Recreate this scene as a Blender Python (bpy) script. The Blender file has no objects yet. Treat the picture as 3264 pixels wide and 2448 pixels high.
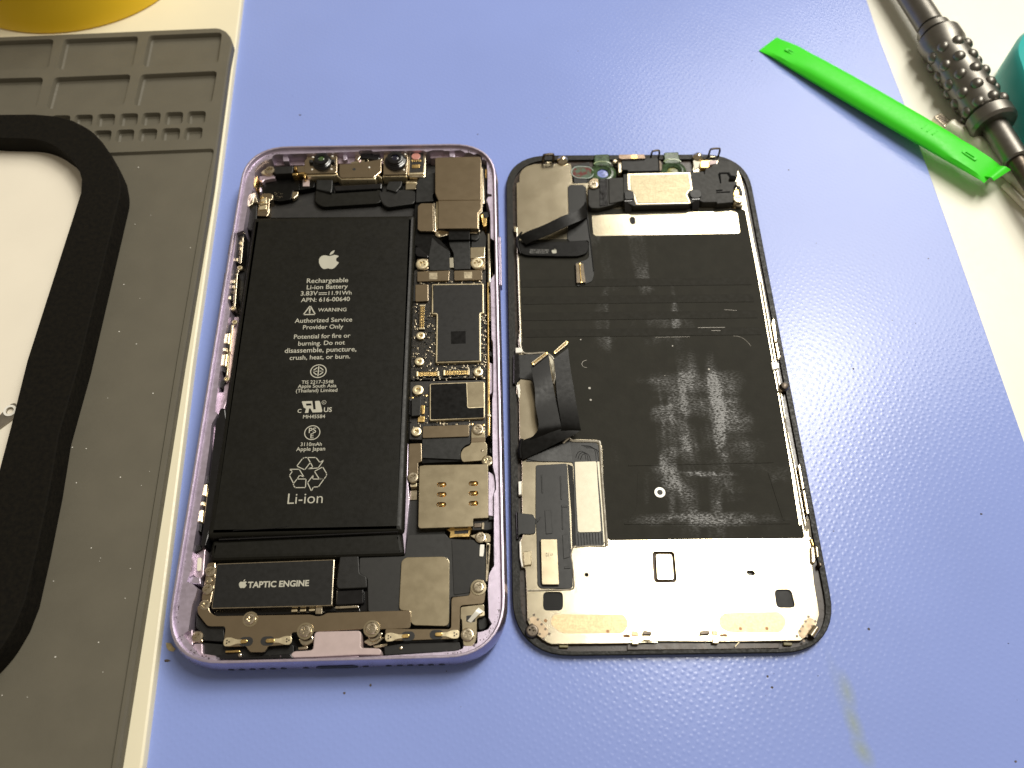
import bpy, math, random
from mathutils import Vector, Matrix
from mathutils.geometry import tessellate_polygon
random.seed(7)
S = 0.001                      # every length below is in millimetres
sc = bpy.context.scene
col = sc.collection

# ---------------------------------------------------------------- camera, room light, lamps, exposure
cd = bpy.data.cameras.new('camera'); cam = bpy.data.objects.new('camera', cd); col.objects.link(cam)
cd.sensor_width = 36; cd.lens = 36 * 2728.0 / 3264
cd.clip_start = .002; cd.clip_end = 20
m = Matrix(((.999902, -.013997, 0, 0), (.012304, .878964, -.476730, 0), (.006673, .476683, .879050, .19893), (0, 0, 0, 1)))
cam.matrix_world = m
cd.dof.use_dof = True; cd.dof.focus_distance = .212; cd.dof.aperture_fstop = 18
sc.camera = cam
w = bpy.data.worlds.new('World'); sc.world = w; w.use_nodes = True
w.node_tree.nodes['Background'].inputs[0].default_value = (1, .86, .66, 1)
w.node_tree.nodes['Background'].inputs[1].default_value = .25
sc.view_settings.view_transform = 'Standard'; sc.view_settings.look = 'None'; sc.view_settings.exposure = 0

def lamp(name, loc, target, sx, sy, power, colour, along):
    """rectangular lamp at loc facing target, its long side (sy) lying along the direction `along`"""
    d = bpy.data.lights.new(name, 'AREA'); d.shape = 'RECTANGLE'; d.size = sx * S; d.size_y = sy * S
    d.energy = power; d.color = colour
    o = bpy.data.objects.new(name, d); col.objects.link(o)
    z = (Vector(loc) - Vector(target)).normalized(); y = Vector(along); y = (y - z * y.dot(z)).normalized(); x = y.cross(z)
    o.matrix_world = Matrix.Translation(Vector(loc) * S) @ Matrix((x, y, z)).transposed().to_4x4()
    return o
# bench lamp bar above the right shoulder of the bench, and an added broad light further back that whitens the bare strip
lamp('bench_lamp', (290, 400, 800), (50, 85, 0), 120, 430, 5.2, (1, .955, .86), (.55, .83, 0))
lamp('back_fill_light', (1010, 1800, 2000), (45, 120, 0), 1100, 1200, 36, (1, .955, .87), (0, 1, 0))

# ---------------------------------------------------------------- materials
MATS = {}
def M(name, c, rough=.5, metal=0., cv=.12, cs=500, rv=.06, rs=900, bump=0., bs=3000, spec=.5, coat=0., c2=None, thr=None, trans=0.):
    if name in MATS: return MATS[name]
    mt = bpy.data.materials.new(name); mt.use_nodes = True; MATS[name] = mt
    nt = mt.node_tree; N = nt.nodes; L = nt.links; b = N['Principled BSDF']
    b.inputs['Metallic'].default_value = metal; b.inputs['Specular IOR Level'].default_value = spec
    b.inputs['Coat Weight'].default_value = coat
    b.inputs['Transmission Weight'].default_value = trans
    tc = N.new('ShaderNodeTexCoord')
    def noise(s, det=4):
        n = N.new('ShaderNodeTexNoise'); n.inputs['Scale'].default_value = s; n.inputs['Detail'].default_value = det
        L.new(tc.outputs['Object'], n.inputs['Vector']); return n
    n1 = noise(cs); r = N.new('ShaderNodeValToRGB')
    lo = [x * (1 - cv) for x in c]; hi = [min(1, x * (1 + cv)) for x in c]
    if c2: lo, hi = c, c2
    a, z = thr or (.32, .68)
    r.color_ramp.elements[0].position = a; r.color_ramp.elements[1].position = z
    r.color_ramp.elements[0].color = (*lo, 1); r.color_ramp.elements[1].color = (*hi, 1)
    L.new(n1.outputs['Fac'], r.inputs['Fac']); L.new(r.outputs['Color'], b.inputs['Base Color'])
    n2 = noise(rs); mr = N.new('ShaderNodeMapRange')
    mr.inputs['From Min'].default_value = .3; mr.inputs['From Max'].default_value = .7
    mr.inputs['To Min'].default_value = max(.03, rough - rv); mr.inputs['To Max'].default_value = min(1, rough + rv)
    L.new(n2.outputs['Fac'], mr.inputs['Value']); L.new(mr.outputs['Result'], b.inputs['Roughness'])
    if bump:
        n3 = noise(bs, 3); bp = N.new('ShaderNodeBump'); bp.inputs['Strength'].default_value = bump; bp.inputs['Distance'].default_value = .0001
        L.new(n3.outputs['Fac'], bp.inputs['Height']); L.new(bp.outputs['Normal'], b.inputs['Normal'])
    return mt
lilac = M('lilac_aluminium', (.53, .465, .575), .36, .75, cv=.08, cs=300, bump=.15, bs=6000)
lilac_in = M('lilac_inside', (.46, .37, .43), .38, .65, cv=.2, cs=250, bump=.2, bs=5000)
lilac_p = M('pink_bracket', (.50, .40, .39), .5, .2, cv=.05)
black = M('black_plastic', (.0066, .0066, .0058), .46, spec=.4, cv=.3, cs=700, bump=.12, bs=7000)
blackg = M('black_gloss', (.008, .008, .009), .16, cv=.2)
floorm = M('black_floor', (.012, .0115, .011), .6, cv=.3)
wrapm = M('battery_wrap', (.0066, .0064, .0044), .42, cv=.15, cs=200, rv=.05, bump=.10, bs=3000, spec=.25)
slate = M('slate_film', (.0105, .0112, .0108), .40, cv=.15, cs=300, bump=.05, spec=.4)
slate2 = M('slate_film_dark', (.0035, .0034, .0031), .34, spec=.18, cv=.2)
steel = M('shield_steel', (.46, .375, .26), .212, 1, cv=.025, cs=500, rv=.012, rs=400, bump=.02, bs=9000)
steel2 = M('bright_steel', (.62, .54, .375), .232, 1, cv=.025, cs=500, rv=.015, rs=400, bump=.02, bs=6000)
nickel = M('nickel', (.64, .56, .42), .24, 1, cv=.12, cs=1500)
plate_m = M('lcd_back_steel', (.72, .645, .48), .19, 1, cv=.03, cs=150, rv=.015, rs=200, bump=.03, bs=7000)
tarn = M('grained_steel', (.40, .35, .235), .50, 1, cv=.14, cs=2600, bump=.6, bs=3500)
tape = M('silver_tape', (.36, .335, .26), .40, .7, cv=.03, cs=400, rv=.02)
etch = M('etched_steel', (.52, .45, .32), .36, 1, cv=.2, cs=3000)
lilac_o = M('lilac_polished_side_shaded', (.38, .33, .42), .30, .9, cv=.08, cs=300, bump=.06, bs=5000)  # same metal polished; base colour darkened to stand for the dim surroundings it reflects
gold = M('gold_contact', (.80, .56, .22), .28, 1, cv=.15, cs=1500)
cream_metal = M('cream_contact', (.85, .74, .50), .32, .8, cv=.05)
pcb = M('circuit_board', (.014, .012, .009), .38, .2, cs=2600, c2=(.13, .105, .06), thr=(.58, .72), bump=.6, bs=2600)
pcb_dark = M('solder_mask', (.014, .012, .010), .42, cv=.4, cs=1500, bump=.3, bs=3000)
chipm = M('chip_label', (.009, .009, .0085), .45, spec=.35, cv=.08)
white_print = M('white_print', (.47, .46, .38), .6, cv=.03)
white_p = M('white_plastic', (.80, .76, .62), .35, cv=.03)
white_c = M('white_contact', (.9, .88, .8), .35, .1, cv=.03)
green_glass = M('green_resin', (.05, .095, .04), .22, cv=.6, cs=700, trans=.2)
red_glass = M('red_filter', (.16, .05, .05), .1, c2=(.11, .16, .12), cs=500, thr=(.45, .55), coat=.5)
pinkm = M('pink_window', (.55, .24, .20), .3, cv=.15)
blue_glass = M('blue_coated_glass', (.22, .27, .58), .2, cv=.5, cs=1200)
copper_mesh = M('copper_mesh', (.50, .385, .23), .43, .9, cv=.15, cs=2500, rv=.02, bump=.2, bs=3500)
rubber = M('black_foam', (.0058, .0048, .0030), .85, spec=.15, cv=.5, cs=900, bump=.6, bs=2500)
grey = M('grey_silicone', (.118, .107, .078), .62, cv=.05, cs=120, bump=.12, bs=3500)
board_m = M('cream_board', (.84, .78, .58), .4, cv=.02, cs=50)
desk_m = M('white_laminate', (.88, .86, .74), .4, cv=.02, cs=40)
tray_m = M('tray_white', (.86, .80, .67), .45, cv=.02, cs=60)
yellow = M('yellow_plastic', (.90, .60, .02), .38, cv=.03, cs=60)
greenp = M('green_plastic', (.055, .74, .022), .42, spec=.3, cv=.02, cs=200)
teal = M('teal_plastic', (.015, .46, .44), .4, cv=.03, cs=60)
toolm = M('gunmetal', (.20, .19, .17), .40, 1, cv=.06, cs=400, rv=.03, bump=.05, bs=3500)
tool_dark = M('dark_gunmetal', (.12, .10, .08), .4, 1, cv=.2)
dustm = M('dust', (.10, .08, .07), .8, cv=.8, cs=3000)
dustw = M('pale_dust', (.7, .68, .62), .8, cv=.2)
scrapm = M('yellowed_tape', (.55, .46, .26), .55, cv=.3, cs=900)

def graphite_mat():
    """matt black graphite film with smoother, rubbed patches"""
    mt = M('graphite_film', (.0275, .0265, .0212), .58, cv=.08, cs=300)
    nt = mt.node_tree; N = nt.nodes; L = nt.links; b = N['Principled BSDF']
    tc = N.new('ShaderNodeTexCoord')
    g = N.new('ShaderNodeTexNoise'); g.inputs['Scale'].default_value = 1500; g.inputs['Detail'].default_value = 2; L.new(tc.outputs['Object'], g.inputs['Vector'])
    def scaled(sx, sy, sc_, det, rot=0):
        q = N.new('ShaderNodeMapping'); q.inputs['Scale'].default_value = (sx, sy, 1); q.inputs['Rotation'].default_value = (0, 0, rot); L.new(tc.outputs['Object'], q.inputs['Vector'])
        t = N.new('ShaderNodeTexNoise'); t.inputs['Scale'].default_value = sc_; t.inputs['Detail'].default_value = det; t.inputs['Roughness'].default_value = .6; L.new(q.outputs['Vector'], t.inputs['Vector']); return t.outputs['Fac']
    def math_(op, a, b_):
        k = N.new('ShaderNodeMath'); k.operation = op
        for i_, u in ((0, a), (1, b_)):
            if isinstance(u, (int, float)): k.inputs[i_].default_value = u
            else: L.new(u, k.inputs[i_])
        return k.outputs[0]
    def step(a, lo, hi):
        k = N.new('ShaderNodeMapRange'); k.interpolation_type = 'SMOOTHSTEP'; k.inputs['From Min'].default_value = lo; k.inputs['From Max'].default_value = hi; L.new(a, k.inputs['Value']); return k.outputs['Result']
    def ell(cx, cy, rx, ry):
        p = N.new('ShaderNodeMapping'); p.vector_type = 'TEXTURE'
        p.inputs['Location'].default_value = (cx * S, cy * S, 0); p.inputs['Scale'].default_value = (rx * S, ry * S, 1)
        L.new(tc.outputs['Object'], p.inputs['Vector'])
        q = N.new('ShaderNodeTexGradient'); q.gradient_type = 'SPHERICAL'; L.new(p.outputs['Vector'], q.inputs['Vector']); return q.outputs['Fac']
    # rubbed marks left by the battery and board edges: columns crossed by rows, only where they pressed
    columns = step(scaled(1, .12, 190, 2), .50, .70)
    rows = step(scaled(.12, 1, 120, 2), .46, .64)
    blotch = step(scaled(1, .8, 70, 3), .42, .66)
    hatch = scaled(1, 2.2, 1300, 2, .6)
    acc = None
    for e in GRAPHITE_RUBS:
        o = step(ell(*e), 0, .45); acc = o if acc is None else math_('MAXIMUM', acc, o)
    press = math_('ADD', math_('MULTIPLY', columns, .75), math_('MULTIPLY', math_('MULTIPLY', rows, blotch), .6))
    m1 = math_('MULTIPLY', math_('MULTIPLY', press, math_('ADD', blotch, .25)), acc)
    edge = step(ell(GRAPHITE_EDGE[0], GRAPHITE_EDGE[1], 24, 2.6), 0, .7); edge = math_('MULTIPLY', edge, step(scaled(1, 1, 110, 2), .30, .55))
    top_ = step(ell(GRAPHITE_TOP[0], GRAPHITE_TOP[1], 17, 1.2), 0, .7); edge = math_('MAXIMUM', edge, math_('MULTIPLY', top_, step(scaled(1, 1, 160, 2), .45, .6)))
    m1 = math_('MAXIMUM', m1, edge)
    class _o: pass
    m2 = _o(); m2.outputs = [math_('MULTIPLY', m1, math_('MULTIPLY', step(hatch, .25, .75), .62))]
    r = N.new('ShaderNodeMapRange'); r.inputs['From Min'].default_value = .02; r.inputs['From Max'].default_value = .42
    r.inputs['To Min'].default_value = .62; r.inputs['To Max'].default_value = .34
    L.new(m2.outputs[0], r.inputs['Value'])
    for l in list(b.inputs['Roughness'].links): L.remove(l)
    L.new(r.outputs['Result'], b.inputs['Roughness'])
    sp = N.new('ShaderNodeMapRange'); sp.inputs['From Min'].default_value = .02; sp.inputs['From Max'].default_value = .42
    sp.inputs['To Min'].default_value = .08; sp.inputs['To Max'].default_value = .45
    L.new(m2.outputs[0], sp.inputs['Value']); L.new(sp.outputs['Result'], b.inputs['Specular IOR Level'])
    bp = N.new('ShaderNodeBump'); bp.inputs['Strength'].default_value = .35; bp.inputs['Distance'].default_value = .0001
    L.new(g.outputs['Fac'], bp.inputs['Height']); L.new(bp.outputs['Normal'], b.inputs['Normal'])
    return mt
GRAPHITE_EDGE = (10.15,-43.15); GRAPHITE_TOP = (8.4,-31.37)
GRAPHITE_RUBS = [(8, -22, 24, 34), (0, 20, 16, 34), (20, -34, 20, 16), (-4, 38, 12, 16)]
graphite = graphite_mat()

def blue_mat_material():
    mt = M('blue_bench_mat', (.268, .352, .75), .21, cv=.025, cs=25, rv=.02, spec=.36)
    nt = mt.node_tree; N = nt.nodes; L = nt.links; b = N['Principled BSDF']
    ramp = b.inputs['Base Color'].links[0].from_node
    tc = N.new('ShaderNodeTexCoord')
    # yellow smear: a few soft elongated stains
    acc = None
    for cx, cy, rx, ry, rot, amt in SMEAR:
        p = N.new('ShaderNodeMapping'); p.vector_type = 'TEXTURE'
        p.inputs['Location'].default_value = (cx * S, cy * S, 0); p.inputs['Scale'].default_value = (rx * S, ry * S, 1)
        p.inputs['Rotation'].default_value = (0, 0, math.radians(rot))
        L.new(tc.outputs['Object'], p.inputs['Vector'])
        q = N.new('ShaderNodeTexGradient'); q.gradient_type = 'SPHERICAL'; L.new(p.outputs['Vector'], q.inputs['Vector'])
        k = N.new('ShaderNodeMath'); k.operation = 'MULTIPLY'; k.inputs[1].default_value = amt; L.new(q.outputs['Fac'], k.inputs[0])
        if acc is None: acc = k.outputs[0]
        else:
            mx = N.new('ShaderNodeMath'); mx.operation = 'MAXIMUM'; L.new(acc, mx.inputs[0]); L.new(k.outputs[0], mx.inputs[1]); acc = mx.outputs[0]
    mix = N.new('ShaderNodeMix'); mix.data_type = 'RGBA'
    L.new(acc, mix.inputs['Factor']); L.new(ramp.outputs['Color'], mix.inputs['A']); mix.inputs['B'].default_value = (.30, .37, .40, 1)
    L.new(mix.outputs['Result'], b.inputs['Base Color'])
    # embossed linen: staggered pips plus a fine pebble
    mp = N.new('ShaderNodeMapping'); mp.inputs['Scale'].default_value = (1, 1, 0); mp.inputs['Rotation'].default_value = (0, 0, math.radians(32))
    L.new(tc.outputs['Object'], mp.inputs['Vector'])
    v = N.new('ShaderNodeTexVoronoi'); v.inputs['Scale'].default_value = 640; v.inputs['Randomness'].default_value = .42
    v.voronoi_dimensions = '2D'; L.new(mp.outputs['Vector'], v.inputs['Vector'])
    mr = N.new('ShaderNodeMapRange'); mr.interpolation_type = 'SMOOTHSTEP'
    mr.inputs['From Min'].default_value = .0; mr.inputs['From Max'].default_value = .42; mr.inputs['To Min'].default_value = 1; mr.inputs['To Max'].default_value = 0
    L.new(v.outputs['Distance'], mr.inputs['Value'])
    bp = N.new('ShaderNodeBump'); bp.inputs['Strength'].default_value = 1; bp.inputs['Distance'].default_value = .000018
    L.new(mr.outputs['Result'], bp.inputs['Height'])
    n = N.new('ShaderNodeTexNoise'); n.inputs['Scale'].default_value = 1800; L.new(tc.outputs['Object'], n.inputs['Vector'])
    b2 = N.new('ShaderNodeBump'); b2.inputs['Strength'].default_value = .15; b2.inputs['Distance'].default_value = .00005
    L.new(n.outputs['Fac'], b2.inputs['Height']); L.new(bp.outputs['Normal'], b2.inputs['Normal'])
    L.new(b2.outputs['Normal'], b.inputs['Normal'])
    return mt
sm = [(75.19,31.42), (75.54,24.9), (76.47,19.4)]
SMEAR = [(sm[0][0], sm[0][1], 2.2, 5.5, 8, .85), (sm[1][0], sm[1][1], 2.2, 6.5, 12, .95), (sm[2][0], sm[2][1], 2.4, 4.5, 24, 1.0),
         ((sm[0][0]+sm[1][0])/2, (sm[0][1]+sm[2][1])/2, 2.2, 16, 12, .45)]
bluem = blue_mat_material()

# ---------------------------------------------------------------- mesh helpers
def ccw(p):
    a = sum(p[i][0] * p[(i + 1) % len(p)][1] - p[(i + 1) % len(p)][0] * p[i][1] for i in range(len(p)))
    return list(p) if a > 0 else list(p)[::-1]
def inset(p, d):
    out = []; n = len(p)
    for i in range(n):
        ax, ay = p[i - 1][:2]; bx, by = p[i][:2]; cx, cy = p[(i + 1) % n][:2]
        l1 = math.hypot(bx - ax, by - ay) or 1e-9; l2 = math.hypot(cx - bx, cy - by) or 1e-9
        n1 = (-(by - ay) / l1, (bx - ax) / l1); n2 = (-(cy - by) / l2, (cx - bx) / l2)
        k = max(.35, 1 + n1[0] * n2[0] + n1[1] * n2[1])
        out.append((bx + d * (n1[0] + n2[0]) / k, by + d * (n1[1] + n2[1]) / k))
    return out
def rp(p, r, n=4):
    """round the corners of polygon p by up to r"""
    p = ccw(p); out = []; N = len(p)
    for i in range(N):
        a = Vector(p[i - 1][:2]); b = Vector(p[i][:2]); c = Vector(p[(i + 1) % N][:2])
        u = a - b; v = c - b; lu, lv = u.length, v.length
        if lu < 1e-6 or lv < 1e-6: continue
        u /= lu; v /= lv
        t = min(r, lu * .45, lv * .45)
        if u.dot(v) < -.97: out.append(tuple(b)); continue
        p0 = b + u * t; p2 = b + v * t
        for k in range(n + 1):
            s = k / n; q = (1 - s) ** 2 * p0 + 2 * s * (1 - s) * b + s * s * p2; out.append(tuple(q))
    return out
def rect(x0, y0, x1, y1): return [(x0, y0), (x1, y0), (x1, y1), (x0, y1)]
def circ(x, y, r, n=24, ry=None, a0=0): return [(x + r * math.cos(a0 + 2 * math.pi * i / n), y + (ry or r) * math.sin(a0 + 2 * math.pi * i / n)) for i in range(n)]
def obround(a, b, r, n=8):
    d = math.atan2(b[1] - a[1], b[0] - a[0]); out = []
    for k in range(n + 1): t = d - math.pi / 2 + math.pi * k / n; out.append((b[0] + r * math.cos(t), b[1] + r * math.sin(t)))
    for k in range(n + 1): t = d + math.pi / 2 + math.pi * k / n; out.append((a[0] + r * math.cos(t), a[1] + r * math.sin(t)))
    return out
def rrect(hw, hl, r, n=10, e=2.35, cx=0, cy=0):
    out = []
    for qx, qy, f in ((1, 1, 0), (-1, 1, 1), (-1, -1, 0), (1, -1, 1)):
        a = []
        for k in range(n + 1):
            t = math.pi / 2 * k / n
            a.append((cx + qx * (hw - r + r * abs(math.cos(t)) ** (2 / e)), cy + qy * (hl - r + r * abs(math.sin(t)) ** (2 / e))))
        out += a[::-1] if f else a
    return out
def smooth3(p, k=6):
    p = [Vector(q) for q in p]; out = []
    for i in range(len(p) - 1):
        a = p[max(0, i - 1)]; b = p[i]; c = p[i + 1]; d = p[min(len(p) - 1, i + 2)]
        for s in range(k):
            t = s / k
            out.append(.5 * ((2 * b) + (c - a) * t + (2 * a - 5 * b + 4 * c - d) * t * t + (3 * b - a - 3 * c + d) * t ** 3))
    out.append(p[-1]); return out

class MB:
    def __init__(s): s.v = []; s.f = []; s.flat = set()
    def add(s, vs): i = len(s.v); s.v += [tuple(q) for q in vs]; return list(range(i, i + len(vs)))
    def loop(s, p, z): return s.add([(q[0], q[1], z) for q in p])
    def wall(s, a, b, flip=False):
        n = len(a)
        for i in range(n):
            j = (i + 1) % n
            s.f.append((a[i], a[j], b[j], b[i]) if not flip else (a[i], b[i], b[j], a[j]))
    def cap(s, loops, up=True):
        idx = [i for l in loops for i in l]
        tr = tessellate_polygon([[Vector((s.v[i][0], s.v[i][1], 0)) for i in l] for l in loops])
        for t in tr:
            a, b, c = [idx[k] for k in t]
            A, B, C = s.v[a], s.v[b], s.v[c]
            cr = (B[0] - A[0]) * (C[1] - A[1]) - (B[1] - A[1]) * (C[0] - A[0])
            if abs(cr) < 1e-12: continue
            s.flat.add(len(s.f)); s.f.append((a, b, c) if (cr > 0) == up else (a, c, b))
    def prism(s, p, z0, z1, ch=.07, holes=(), bottom=True, seg=2):
        p = ccw(p); holes = [ccw(h) for h in holes]
        bl = s.loop(p, z0); cur = bl
        if ch > 0:
            for k in range(seg + 1):
                t = math.pi / 2 * k / seg
                nl = s.loop(inset(p, ch * (1 - math.cos(t))) if k else p, z1 - ch + ch * math.sin(t))
                s.wall(cur, nl); cur = nl
        else:
            nl = s.loop(p, z1); s.wall(cur, nl); cur = nl
        hb, ht = [], []
        for h in holes:
            a = s.loop(h, z0); b = s.loop(h, z1); s.wall(a, b, True); hb.append(a); ht.append(b)
        s.cap([cur] + ht); 
        if bottom: s.cap([bl] + hb, False)
        return s
    def box(s, x0, y0, x1, y1, z0, z1, ch=.05): return s.prism(rect(x0, y0, x1, y1), z0, z1, ch)
    def dish(s, p, z_top, z_floor, slope=.4):
        """a recess hanging below z_top: rounded walls and a floor, open at the top"""
        p = ccw(p); a = s.loop(p, z_top); q = inset(p, slope * .35); b = s.loop(q, z_floor + slope * .5); c = s.loop(inset(p, slope), z_floor)
        s.wall(b, a); s.wall(c, b); s.cap([c])
        for k in range(len(s.f)): pass
        return s
    def lathe(s, prof, c=(0, 0, 0), n=28, mat=None, sx=1, sy=1):
        rings = []
        for r, z in prof:
            vs = [(c[0] + r * sx * math.cos(2 * math.pi * k / n), c[1] + r * sy * math.sin(2 * math.pi * k / n), c[2] + z) for k in range(n)]
            if mat: vs = [tuple(mat @ Vector(q)) for q in vs]
            rings.append(s.add(vs))
        for a, b in zip(rings, rings[1:]): s.wall(a, b)
        s.f.append(tuple(rings[-1])); s.f.append(tuple(rings[0][::-1]))
        return s
    def tube(s, pts, r, n=8, caps=True, ry=None):
        pts = [Vector(q) for q in pts]; rings = []
        for i, q in enumerate(pts):
            d = (pts[min(i + 1, len(pts) - 1)] - pts[max(i - 1, 0)]).normalized()
            up = Vector((0, 0, 1)) if abs(d.z) < .95 else Vector((0, 1, 0))
            x = d.cross(up).normalized(); y = x.cross(d)
            rr = r[i] if isinstance(r, (list, tuple)) else r
            rings.append(s.add([q + x * rr * math.cos(2 * math.pi * k / n) + y * (ry or rr) * math.sin(2 * math.pi * k / n) for k in range(n)]))
        for a, b in zip(rings, rings[1:]): s.wall(a, b, True)
        if caps: s.f.append(tuple(rings[0])); s.f.append(tuple(rings[-1][::-1]))
        return s
    def ribbon(s, A, B, th=.12, k=6):
        A = smooth3(A, k); B = smooth3(B, k)
        t = []
        for i in range(len(A)):
            d = (A[min(i + 1, len(A) - 1)] - A[max(i - 1, 0)]); n = d.cross(B[i] - A[i]).normalized()
            if n.z < 0: n = -n
            t.append(n * th)
        a = s.add(A); b = s.add(B); c = s.add([p - q for p, q in zip(A, t)]); d = s.add([p - q for p, q in zip(B, t)])
        for i in range(len(A) - 1):
            s.f += [(a[i], a[i+1], b[i+1], b[i]), (c[i], d[i], d[i+1], c[i+1]), (a[i], c[i], c[i+1], a[i+1]), (b[i], b[i+1], d[i+1], d[i])]
        s.f += [(a[0], b[0], d[0], c[0]), (a[-1], c[-1], d[-1], b[-1])]
        return s
    def mesh(s, name):
        me = bpy.data.meshes.new(name); me.from_pydata([(x * S, y * S, z * S) for x, y, z in s.v], [], s.f)
        me.set_sharp_from_angle(angle=math.radians(32))
        if len(me.polygons) == len(s.f): me.polygons.foreach_set('use_smooth', [i not in s.flat for i in range(len(s.f))])
        me.update()
        return me
    def build(s, name, mat, parent=None, **kw):
        me = s.mesh(name); me.materials.append(mat)
        return link(name, me, parent, **kw)
def link(name, me, parent=None, loc=None, rz=0, label=None, cat=None, group=None, kind=None):
    o = bpy.data.objects.new(name, me); col.objects.link(o); o.parent = parent
    if loc: o.location = Vector(loc) * S
    if rz: o.rotation_euler.z = rz
    for k, v in (('label', label), ('category', cat), ('group', group), ('kind', kind)):
        if v: o[k] = v
    return o
def thing(name, label, cat, x=0, y=0, z=0, rz=0, group=None):
    o = link(name, None, None, (x, y, z), rz, label, cat, group); o.empty_display_size = .01; return o

# text as flat printed lettering -------------------------------------------------
def text_polys(s, bold=.008, spacing=1.0):
    c = bpy.data.curves.new('lettering', 'FONT'); c.body = s; c.offset = bold; c.space_character = spacing; c.resolution_u = 3
    o = bpy.data.objects.new('lettering', c); col.objects.link(o)
    dg = bpy.context.evaluated_depsgraph_get(); e = o.evaluated_get(dg); me = e.to_mesh()
    v = [(q.co.x, q.co.y) for q in me.vertices]; f = [tuple(p.vertices) for p in me.polygons]
    e.to_mesh_clear(); bpy.data.objects.remove(o); bpy.data.curves.remove(c)
    return v, f
def lettering(s, a, b, z, mat, parent, hy=1.0, bold=.008, spacing=1.0, name='lettering', flip=False):
    """flat print whose baseline runs from a to b"""
    v, f = text_polys(s, bold, spacing)
    x0 = min(q[0] for q in v); x1 = max(q[0] for q in v)
    d = Vector((b[0] - a[0], b[1] - a[1])); k = d.length / (x1 - x0); d.normalize(); n = Vector((-d.y, d.x))
    me = bpy.data.meshes.new(name)
    fs = -1 if flip else 1
    me.from_pydata([((a[0] + d.x * (q[0] - x0) * k + n.x * q[1] * k * hy * fs) * S, (a[1] + d.y * (q[0] - x0) * k + n.y * q[1] * k * hy * fs) * S, z * S) for q in v], [], f)
    me.materials.append(mat)
    return link(name, me, parent)
def flat(polys, z, mat, parent, name, th=.012):
    mb = MB()
    for p in polys:
        if isinstance(p, tuple): mb.prism(p[0], z, z + th, 0, holes=p[1])
        else: mb.prism(p, z, z + th, 0)
    return mb.build(name, mat, parent)
def stroke(pts, w, closed=False):
    """outline polygons for a polyline of width w"""
    out = []; P = list(pts) + ([pts[0]] if closed else [])
    for a, b in zip(P, P[1:]): out.append(obround(a, b, w / 2, 4))
    return out
def logo(cx, cy, h, rot=0):
    """the bitten fruit emblem, h tall"""
    B = [(0, -.36), (.10, -.39), (.19, -.37), (.27, -.29), (.345, -.17), (.375, -.09), (.30, -.04), (.262, .045), (.29, .135), (.352, .19), (.29, .245), (.20, .265), (.12, .248), (.03, .222),
         (-.05, .225), (-.13, .25), (-.22, .255), (-.31, .215), (-.372, .12), (-.385, .0), (-.36, -.13), (-.30, -.26), (-.22, -.355), (-.14, -.388), (-.06, -.37)]
    L = [(.005, .275), (.02, .36), (.08, .44), (.17, .485), (.165, .41), (.12, .33), (.06, .285)]
    def sm(p, k=3):
        q = smooth3([(*a, 0) for a in p + p[:2]], k); return [(a.x, a.y) for a in q[:-(k + 1)]]
    c, s_ = math.cos(rot), math.sin(rot)
    t = lambda q: (cx + h / .875 * (q[0] * c - q[1] * s_), cy + h / .875 * (q[0] * s_ + q[1] * c))
    return [[t(q) for q in sm(B)], [t(q) for q in sm(L)]]

# screws: one mesh per size, shared ------------------------------------------------
_scr = {}
def screw(parent, xy, z, r=1.1, mat=None, name='screw', h=.5, rz=None):
    k = (round(r, 2), h, (mat or nickel).name)
    if k not in _scr:
        mb = MB(); a, b = r * .17, r * .52
        plus = [(a, a), (a, b), (-a, b), (-a, a), (-b, a), (-b, -a), (-a, -a), (-a, -b), (a, -b), (a, -a), (b, -a), (b, a)]
        p = circ(0, 0, r, 28); l0 = mb.loop(p, 0); l1 = mb.loop(p, h * .6); l2 = mb.loop(inset(p, r * .14), h * .95); l3 = mb.loop(inset(p, r * .30), h)
        mb.wall(l0, l1); mb.wall(l1, l2); mb.wall(l2, l3)
        hp = ccw(plus); t = mb.loop(hp, h); f = mb.loop(hp, h * .35); mb.wall(t, f); mb.cap([l3, t]); mb.cap([f])
        me = mb.mesh('screw'); me.materials.append(mat or nickel); _scr[k] = me
    return link(name, _scr[k], parent, (xy[0], xy[1], z), random.uniform(0, 1.5) if rz is None else rz)
def part(name, mat, parent, pts, z0, z1, r=0., ch=.06, holes=(), **kw):
    return MB().prism(rp(pts, r) if r else pts, z0, z1, ch, holes).build(name, mat, parent, **kw)
def rpart(name, mat, parent, R, z0, z1, r=.3, ch=.06, **kw): return part(name, mat, parent, rect(*R), z0, z1, r, ch, **kw)

# ================================================================ SETTING
DZ = -1.6
mb = MB(); mb.f.append(tuple(mb.add([(-900, -500, DZ), (1100, -500, DZ), (1100, 1300, DZ), (-900, 1300, DZ)])))
mb.build('desk', desk_m, kind='structure')

blue = part('blue_mat', bluem, None, [(-130, -120)] + [(-91.44,13.8),(-95.63,258.54)] + [(-90, 420)] + [(122.43,267.34),(122.58,263.13),(123.4,240.92),(125.33,215.43),(126.58,191.43),(128.01,165.37)] + [(131.44,93.41)] + [(150, -120)], DZ + .02, 0, ch=.25)
for k, v in (('label', 'periwinkle blue bench mat with pebbled surface under both phone halves'), ('category', 'mat')): blue[k] = v

board = part('white_board', board_m, None, [(-420, -150)] + [(-82.22,-16.78),(-76.32,13.83),(-84.35,112.34),(-88.39,174.25),(-94.58,252.44),(-99.5,308.49)] + [(-420, 500)], DZ + .01, 2.2, ch=.7, r=1)
for k, v in (('label', 'cream white board lying under the grey silicone mat'), ('category', 'board')): board[k] = v

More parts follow.
